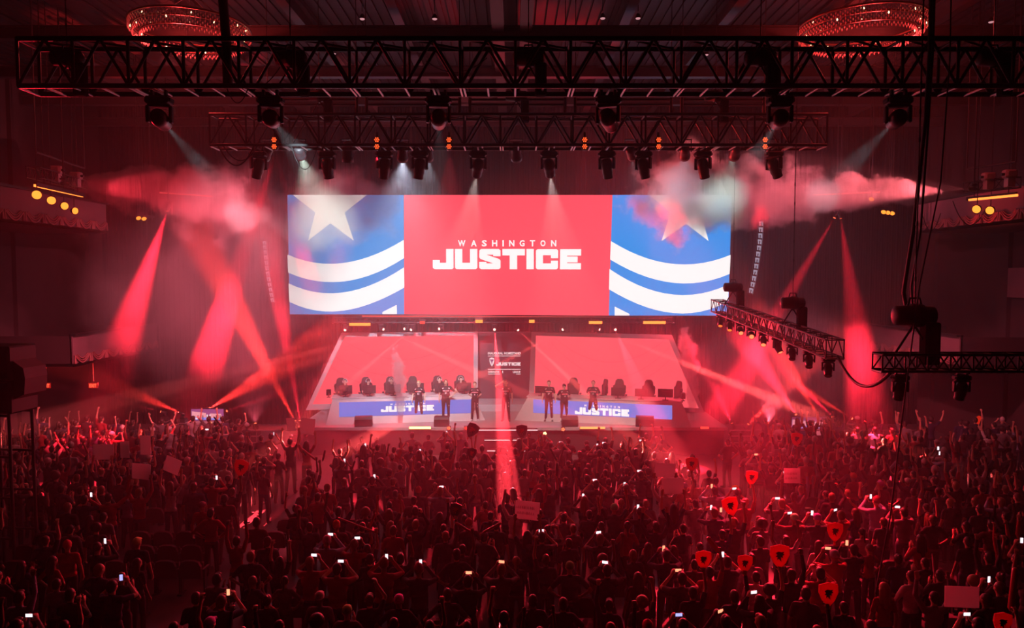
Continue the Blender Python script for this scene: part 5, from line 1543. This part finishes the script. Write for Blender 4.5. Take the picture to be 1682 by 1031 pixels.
def sign(px, py, wpx, hpx, z, label, tilt=0.0, lines=2, red=False):
    p = G(px, py, z); s = F / p.y * 1.0
    w_, h_ = wpx / s, hpx / s
    t = empty('hand_lettered_sign', p, (0, tilt, rnd.gauss(0, .1)), label, 'sign', 'cardboard signs in the crowd')
    m = MB(); m.box((0, 0, 0), (w_, .012, h_)); m.build('card', M_CARD, t)
    if lines:
        m = MB(); r_ = random.Random(px)
        for k in range(lines):                                # marker strokes; the photograph shows no readable words
            zz = h_ * (.30 - .6 * (k + .5) / lines)
            x = -w_ * .38
            while x < w_ * .36:
                q = w_ * r_.uniform(.05, .09)
                m.path([(x, .0085, zz - h_ * .08), (x + q * .3, .0085, zz + h_ * .08), (x + q * .6, .0085, zz - h_ * .06)], w_ * .007, None, 4); x += q * 1.15
                m.path([(-x, -.0085, zz - h_ * .08), (-x - q * .3, -.0085, zz + h_ * .08), (-x - q * .6, -.0085, zz - h_ * .06)], w_ * .006, None, 4) if px in (866, 1301) else None
        m.build('marker_writing', M_INK, t)
    holder(Vector((p.x, p.y - .14, 0)), 0, 'both arms raised', scale=(z - h_ * .45) / 1.98)
sign(505, 700, 24, 27, 2.3, 'pale blank card held up in front of the left end of the stage', .12, 0)
sign(478, 697, 15, 22, 2.35, 'dark tilted card just left of the pale blank card by the stage', -.1, 0)
sign(170, 742, 33, 26, 2.25, 'large dim card held up at the far left, beside a narrower one', 0, 0)
sign(205, 738, 15, 28, 2.3, 'narrow dim card right of the large dim card at the far left')
sign(239, 731, 19, 32, 2.3, 'upright dim card held under the left video screen side')
sign(232, 774, 34, 26, 2.2, 'dim card with writing below the upright dim card, left block', .05)
sign(283, 764, 28, 26, 2.2, 'crooked card with clipped corners in the left block', .35, 0)
sign(1092, 772, 34, 24, 2.2, 'bright pink-lit card held up in the middle block near the right aisle', .08, 0)
sign(1105, 798, 36, 27, 2.2, 'darker red card just below the bright pink-lit card', -.06, 0)
sign(866, 838, 41, 31, 2.2, 'card with marker writing right of the tall red beam', .06)
sign(1301, 781, 26, 25, 2.2, 'small card with writing in the right block near the video screen', -.03)
sign(1580, 980, 54, 36, 2.15, 'large blank red-lit card at the lower right corner', -.02, 0)
def foam(px, py, hpx, label, rot=0.0, dark=False, z=2.2, yaw=0.0):
    p = G(px, py, z); s = F / p.y
    h_ = hpx / s
    t = empty('foam_shield', p, (0, rot, yaw), label, 'foam shield', 'red foam shields in the crowd')
    m = MB(); k = h_ / 1.95
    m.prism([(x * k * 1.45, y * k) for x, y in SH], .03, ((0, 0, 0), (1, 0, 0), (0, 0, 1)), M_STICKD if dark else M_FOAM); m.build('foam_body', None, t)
    for sd in (-1, 1):
        m = MB()
        o = Vector((0, -.034 if sd < 0 else .004, 0))
        pts = [(-.34, .36), (-.10, .46), (.12, .40), (.34, .44), (.24, .30), (.36, .20), (.18, .14), (.24, -.04), (.06, .04), (.12, -.36), (-.08, -.10), (-.22, -.22), (-.18, .04), (-.34, .04), (-.20, .20)]
        m.add([o + Vector((x * k * sd * -1, 0, y * k)) for x, y in pts], tess(pts))
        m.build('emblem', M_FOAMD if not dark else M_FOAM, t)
    m = MB(); m.tube((0, -.015, -h_ * .42), (0, -.015, -h_ * .62), .018); m.build('grip', M_FOAM, t)
    holder(Vector((p.x - .21, p.y - .1, 0)), 0, 'one fist raised', scale=(z - h_ * .56) / 2.0)
foam(396, 769, 30, 'bright red foam shield raised near the left aisle, catching the light', .25)
foam(857, 709, 24, 'dark foam shield silhouetted against the stage steps', .0, True, 2.3)
foam(775, 707, 26, 'dark foam shield left of the stage steps', .5, True, 2.3)
foam(775, 745, 20, 'dim foam shield in the middle block below the steps', .1, True)
foam(1136, 763, 26, 'red foam shield right of the bright pink-lit card', 0)
foam(1234, 785, 26, 'dim red foam shield in the right block close to the stage', .1)
foam(748, 838, 26, 'dark foam shield with lit rim in the middle block', .2, True)
foam(1200, 832, 34, 'red foam shield at the right aisle beside two phones', -.25)
foam(1155, 920, 34, 'foam shield with dark emblem left of the raised white shirt', 0)
foam(1223, 926, 32, 'foam shield with dark emblem right of the raised white shirt', .05)
foam(1280, 914, 42, 'large dim foam shield by the right aisle floor', 0)
foam(1371, 874, 34, 'foam shield with clear dark emblem in the right block', .02)
foam(1360, 976, 42, 'large foam shield with dark emblem above the lower edge, right aisle side', -.03)
foam(1645, 1024, 40, 'foam shield at the bottom right corner under the blank card', .1)
foam(1308, 722, 24, 'dim foam shield under the right video screen', .1)
def stick(px0, py0, px1, py1, z, label, dark=False, r=.03):
    a = G(px0, py0, z); b = P(px1, py1, a.y)                     # a = gripped lower end
    t = empty('thunderstick', a, label=label, cat='thunderstick', group='thundersticks in the crowd')
    d = b - a
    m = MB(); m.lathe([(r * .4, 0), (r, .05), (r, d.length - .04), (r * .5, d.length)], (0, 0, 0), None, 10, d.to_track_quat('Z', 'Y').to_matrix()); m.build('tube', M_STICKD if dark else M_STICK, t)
    m = MB(); m.tube(d * -.04, (0, 0, 0), .01); m.build('valve', M_BLACK2, t)
    holder(Vector((a.x - .21, a.y - .06, 0)), 0, 'one fist raised', scale=z / 2.0)
stick(364, 700, 351, 684, 1.98, 'dark stick raised in front of the left video screen', True)
stick(520, 756, 496, 737, 1.95, 'red stick raised right of the left aisle near the stage')
stick(530, 757, 534, 739, 1.95, 'dark upright stick next to the red stick near the left aisle', True)
stick(578, 771, 583, 756, 1.95, 'dark stick in the smoke left of the stage front', True)
stick(607, 866, 617, 842, 1.95, 'red stick raised in the middle block left half')
stick(915, 757, 904, 736, 1.95, 'dark stick leaning left, one of a crossed pair before the stage', True)
stick(920, 757, 926, 733, 1.95, 'dark stick leaning right, one of a crossed pair before the stage', True)
stick(898, 787, 894, 761, 1.95, 'dark upright stick below the crossed pair', True)
stick(914, 783, 915, 760, 1.95, 'dark upright stick right of its neighbour below the crossed pair', True)
stick(1660, 1003, 1668, 932, 1.95, 'long red stick raised at the lower right edge', r=.05)
stick(1182, 908, 1162, 882, 2.0, 'red stick pointing left above the raised white shirt', r=.05)
stick(620, 875, 555, 850, 1.9, 'long dull stick held slanting above two phones', r=.02)
stick(776, 875, 748, 858, 1.9, 'thin pale stick pointing left, one of a facing pair')
stick(792, 875, 824, 858, 1.9, 'thin pale stick pointing right, one of a facing pair')
stick(114, 748, 105, 731, 1.95, 'lit stick at the far left near the back rows')
stick(145, 745, 137, 728, 1.95, 'bright red lit stick at the far left, nearer the speaker stack')
stick(1461, 736, 1468, 722, 1.95, 'thin stick raised in the dim right block')
stick(1464, 833, 1478, 822, 1.9, 'pale stick held up beside a phone in the right block')
# --- spectators the photograph shows clearly
SPOT_ON = [(769, 775, 'arms hanging', 'm', 'short', 'white'), (640, 775, 'arms hanging', 'm', 'short', 'grey'), (728, 775, 'clapping', 'm', 'short', 'grey'), (522, 815, 'clapping', 'm', 'short', 'red'), (600, 808, 'arms hanging', 'm', 'short', 'black'),
           (440, 888, 'arms hanging', 'm', 'short', 'black'), (490, 838, 'arms hanging', 'w', 'beanie', 'black'), (525, 980, 'arms hanging', 'm', 'cap', 'grey'), (936, 930, 'hands on hips', 'w', 'cap', 'black'), (1195, 925, 'arms straight up', 'm', 'short', 'white'),
           (1048, 948, 'arms hanging', 'f', 'long', 'maroon'), (875, 985, 'clapping', 'm', 'short', 'black'), (925, 990, 'hands on hips', 'm', 'short', 'black'), (731, 872, 'hands on hips', 'm', 'short', 'white'), (646, 870, 'arms hanging', 'm', 'short', 'red'),
           (1512, 885, 'clapping', 'f', 'long', 'red'), (1590, 888, 'arms hanging', 'm', 'short', 'black'), (1532, 852, 'hands on hips', 'm', 'short', 'black'), (1452, 965, 'arms hanging', 'f', 'long', 'red'), (1535, 980, 'both arms raised', 'm', 'short', 'grey'),
           (1345, 895, 'arms hanging', 'f', 'long', 'white'), (170, 970, 'arms hanging', 'm', 'short', 'black'), (225, 890, 'arms hanging', 'w', 'cap', 'black'), (115, 975, 'clapping', 'm', 'short', 'dark grey'), (170, 848, 'arms hanging', 'm', 'short', 'grey'),
           (332, 830, 'arms hanging', 'm', 'cap', 'red'), (237, 805, 'arms hanging', 'm', 'beanie', 'black'), (350, 733, 'arms hanging', 'w', 'short', 'white'), (1402, 782, 'arms hanging', 'f', 'cap', 'red'), (1447, 795, 'arms hanging', 'm', 'cap', 'maroon'),
           (780, 790 - 5, 'arms hanging', 'f', 'bun', 'grey'), (1250, 972 - 15, 'arms hanging', 'w', 'short', 'red'), (655, 985, 'hands on hips', 'm', 'cap', 'black'), (570, 1003, 'clapping', 'm', 'cap', 'grey'), (735, 975, 'hands on hips', 'm', 'short', 'dark grey')]
for px, py, pose, b_, h_, s_ in SPOT_ON:
    p = G(px, py, 1.66)
    if free(p.x, p.y, .40): add_person(p.x, p.y, pose, b_, h_, s_, yaw=0, scale=1.0, note=True)
# --- rows
def in_aisle(x, y): return abs(abs(x) - 6.75) < .62 + .02 * (y < 14) and y < 24.5
def in_gap(x, y): return (-9.6 < x < -7.4 and 14.6 < y < 18.2)   # empty seats, left block
rows = []
y = 11.35; k = 0
while y < 28.2:
    rows.append(y); y += .93
PK = list(POSES)
for ri, ry in enumerate(rows):
    half = min(19.6, 841 / F * ry + 1.0)
    x = -half
    while x < half:
        x += rnd.uniform(.56, .66)
        yy = ry + rnd.gauss(0, .07)
        if yy > 25.7 and abs(x) < 9.6: continue
        if in_aisle(x, yy) or in_gap(x, yy): continue
        pk = .11
        if yy > 24.4 and abs(x) < 9: pk = .45
        if abs(x) > 14.5: pk = .22
        if rnd.random() < pk: continue
        if not free(x, yy, .52): continue
        if abs(x + 12.3) < 1.0 and abs(yy - 17) < .9: continue
        pose = rnd.choices(PK, [24, 5, 6, 5, 12, 4, 4, 2, 5, 3, 3])[0]
        add_person(x, yy, pose)
    k += 1
PEOPLE = [p for p in PEOPLE if p['y'] > 10.7 and abs(p['x']) < 841 / F * p['y'] + .5 and not (p['y'] > 26.2 and abs(p['x']) < 10.3)]
PEOPLE.sort(key=lambda p: p['y'] - (6 if p['note'] else 0))
NEAR = PEOPLE[:300]; FAR = PEOPLE[300:]
def block(x): return 'left block' if x < -6.7 else ('right block' if x > 6.7 else 'middle block')
NUM = ['first', 'second', 'third', 'fourth', 'fifth', 'sixth', 'seventh', 'eighth', 'ninth', 'tenth', 'eleventh', 'twelfth', 'thirteenth', 'fourteenth', 'fifteenth', 'sixteenth', 'seventeenth', 'eighteenth', 'nineteenth', 'twentieth'] + ['twenty-' + q for q in ('first', 'second', 'third', 'fourth', 'fifth', 'sixth', 'seventh', 'eighth', 'ninth')] + ['thirtieth'] + ['thirty-' + q for q in ('first', 'second', 'third', 'fourth', 'fifth', 'sixth', 'seventh', 'eighth', 'ninth')]
def nth(n): return NUM[n - 1] if n <= 39 else '%d%s' % (n, {1: 'st', 2: 'nd', 3: 'rd'}.get(n % 10, 'th'))
for p in NEAR:
    p['row'] = min(range(len(rows)), key=lambda i: abs(rows[i] - p['y']))
bypos = {}
for p in sorted(NEAR, key=lambda p: p['x']):
    q = bypos.setdefault((block(p['x']), p['row']), []); q.append(p); p['seat'] = len(q)
for p in NEAR:
    me, hands = get_var(p['pose'], p['build'], p['sleeve'])
    o = bpy.data.objects.new('person', me); C.objects.link(o)
    o.location = (p['x'], p['y'], 0); o.rotation_euler = (0, 0, p['yaw']); o.scale = (p['s'],) * 3
    o.color = (*dict((a, b) for a, b, _ in SHIRTS)[p['shirt']], 1)
    lb = 'person in %s top, %s, %s, %s row %s, %s from left' % (p['shirt'], HNAME[p['hair']], p['pose'], nth(p['row'] + 1), block(p['x']).split()[0], nth(p['seat']))
    tag(o, lb, 'person', 'spectators standing in the rows')
    h = bpy.data.objects.new('hair' if p['hair'] not in HATC else 'hat', HAIR[p['hair']]); C.objects.link(h); h.parent = o
    if p['hair'] in HATC: h.color = (*[c * rnd.uniform(.1, 1.2) for c in HATC[p['hair']]], 1)
# the rest of the crowd, further back, in one mesh
LOW = {}
FCM = []
def cloth_idx(s):
    nm = 'far_shirt_' + s.replace(' ', '_'); m = mat(nm, dict((a, b) for a, b, _ in SHIRTS)[s], .85)
    if m not in FCM: FCM.append(m)
    return FCM.index(m)
for q in (mat('far_skin_light', (.52, .30, .21), .55), mat('far_skin_dark', (.15, .08, .05), .55), mat('far_trousers', (.02, .024, .035), .85), M_SHOE, mat('far_hair', (.02, .012, .008), .5), mat('far_cap', (.45, .42, .42), .7)): FCM.append(q)
def low_var(pose, build):
    k = (pose, build)
    if k not in LOW:
        pr, hands, Rm, tr = person_prims(POSES[pose][0], POSES[pose][1], build, 'stand', 'short')
        me = fuse(prim_mesh(pr), .020, 1, .22, name='far')
        label_faces(me, pr, [M_SKIN, M_CLOTH, M_TROUS, M_SHOE])
        me.calc_loop_triangles()
        n = len(me.vertices); co = np.empty(n * 3); me.vertices.foreach_get('co', co)
        tr_ = np.empty(len(me.loop_triangles) * 3, np.int32); me.loop_triangles.foreach_get('vertices', tr_)
        pi = np.empty(len(me.loop_triangles), np.int32); me.loop_triangles.foreach_get('polygon_index', pi)
        mi = np.empty(len(me.polygons), np.int32); me.polygons.foreach_get('material_index', mi)
        LOW[k] = (co.reshape(-1, 3), tr_.reshape(-1, 3), mi[pi])
    return LOW[k]
LH = {}
def low_hair(kind):
    if kind not in LH:
        o = bpy.data.objects.new('h', HAIR[kind]); C.objects.link(o)
        d = o.modifiers.new('d', 'DECIMATE'); d.ratio = .12
        me = bpy.data.meshes.new_from_object(o.evaluated_get(bpy.context.evaluated_depsgraph_get()))
        bpy.data.objects.remove(o)
        me.calc_loop_triangles()
        co = np.empty(len(me.vertices) * 3); me.vertices.foreach_get('co', co)
        t_ = np.empty(len(me.loop_triangles) * 3, np.int32); me.loop_triangles.foreach_get('vertices', t_)
        LH[kind] = (co.reshape(-1, 3), t_.reshape(-1, 3))
        bpy.data.meshes.remove(me)
    return LH[kind]
VV, TT, MM = [], [], []; off = 0
for p in FAR:
    R_ = np.array(Matrix.Rotation(p['yaw'], 3, 'Z')) * p['s']
    loc = np.array((p['x'], p['y'], 0))
    co, tr_, mi = low_var(p['pose'], p['build'])
    mp = np.array([rnd.choice((0, 0, 1)), cloth_idx(p['shirt']), 2, 3])
    VV.append(co @ R_.T + loc); TT.append(tr_ + off); MM.append(mp[mi]); off += len(co)
    co, tr_ = low_hair(p['hair'])
    VV.append(co @ R_.T + loc); TT.append(tr_ + off); MM.append(np.full(len(tr_), 5 if p['hair'] in HATC else 4)); off += len(co)
if VV:
    V_, T_, M_ = np.concatenate(VV), np.concatenate(TT).astype(np.int32), np.concatenate(MM).astype(np.int32)
    me = bpy.data.meshes.new('crowd')
    me.vertices.add(len(V_)); me.vertices.foreach_set('co', V_.ravel())
    me.loops.add(len(T_) * 3); me.loops.foreach_set('vertex_index', T_.ravel())
    me.polygons.add(len(T_)); me.polygons.foreach_set('loop_start', np.arange(0, len(T_) * 3, 3, dtype=np.int32))
    for m in FCM: me.materials.append(m)
    me.polygons.foreach_set('material_index', M_); me.polygons.foreach_set('use_smooth', np.ones(len(T_), bool))
    me.update(calc_edges=True); me.validate()
    o = bpy.data.objects.new('crowd', me); C.objects.link(o)
    tag(o, 'dense standing crowd filling the rear rows up to the stage and side walls', 'crowd', kind='stuff')
print('PEOPLE', len(NEAR), len(FAR))
PN = {}
for o in sorted([q for q in C.objects if q.name.startswith('phone') and '_px' in q], key=lambda q: q.location.x):
    if True:
        px, py = o['_px'], o['_py']; del o['_px']; del o['_py']
        p = o.location
        r_ = min(range(len(rows)), key=lambda i: abs(rows[i] - p.y)) + 1
        kk = (r_, block(p.x)); PN[kk] = PN.get(kk, 0) + 1
        o['label'] = 'glowing phone held up over %s row of the %s, %s phone from left' % (nth(r_), block(p.x), nth(PN[kk]))
# folding theatre seats where nobody stands in front of them
M_SEAT = mat('seat_fabric', (.05, .012, .016), .7)
s0 = empty('folding_seat', (0, 0, 0))
m = MB(); m.prism([(-.24, 0), (-.25, .30), (-.20, .42), (-.10, .46), (.10, .46), (.20, .42), (.25, .30), (.24, 0)], .07, ((0, 0, .42), (1, 0, 0), (0, -.16, .98)), M_SEAT); m.build('backrest', None, s0)
m = MB(); m.box((0, .12, .56), (.44, .09, .38), M_SEAT, Matrix.Rotation(.15, 3, 'X'), bev=.03); m.build('tip_up_seat', None, s0)
for e in (-1, 1):
    m = MB(); m.box((e * .27, .10, .62), (.05, .32, .035), None, bev=.01); m.build('armrest', M_BLACK2, s0)
    m = MB(); m.box((e * .27, .06, .31), (.035, .10, .62)); m.box((e * .27, .08, .015), (.06, .26, .03)); m.build('leg', M_BLACK, s0)
first = True; cnt = {}
for ri, ry in enumerate(rows[:14]):
    n_ = 0; half = min(12.5, 841 / F * ry + .4)
    x = -half
    while x < half:
        x += .58
        if in_aisle(x, ry) or ry > 24: continue
        y_ = ry + .0
        gap = in_gap(x, ry)
        if not (gap or free(x, y_, .44)): continue
        if not free(x, y_, .30): continue
        n_ += 1
        c = s0 if first else copy_tree(s0); first = False
        c.location = (x, y_, 0)
        kk = (ri, block(x)); cnt[kk] = cnt.get(kk, 0) + 1
        tag(c, 'empty dark red folding seat, %s row %s, %s empty one from left' % (nth(ri + 1), block(x), nth(cnt[kk])), 'seat', 'empty folding seats')
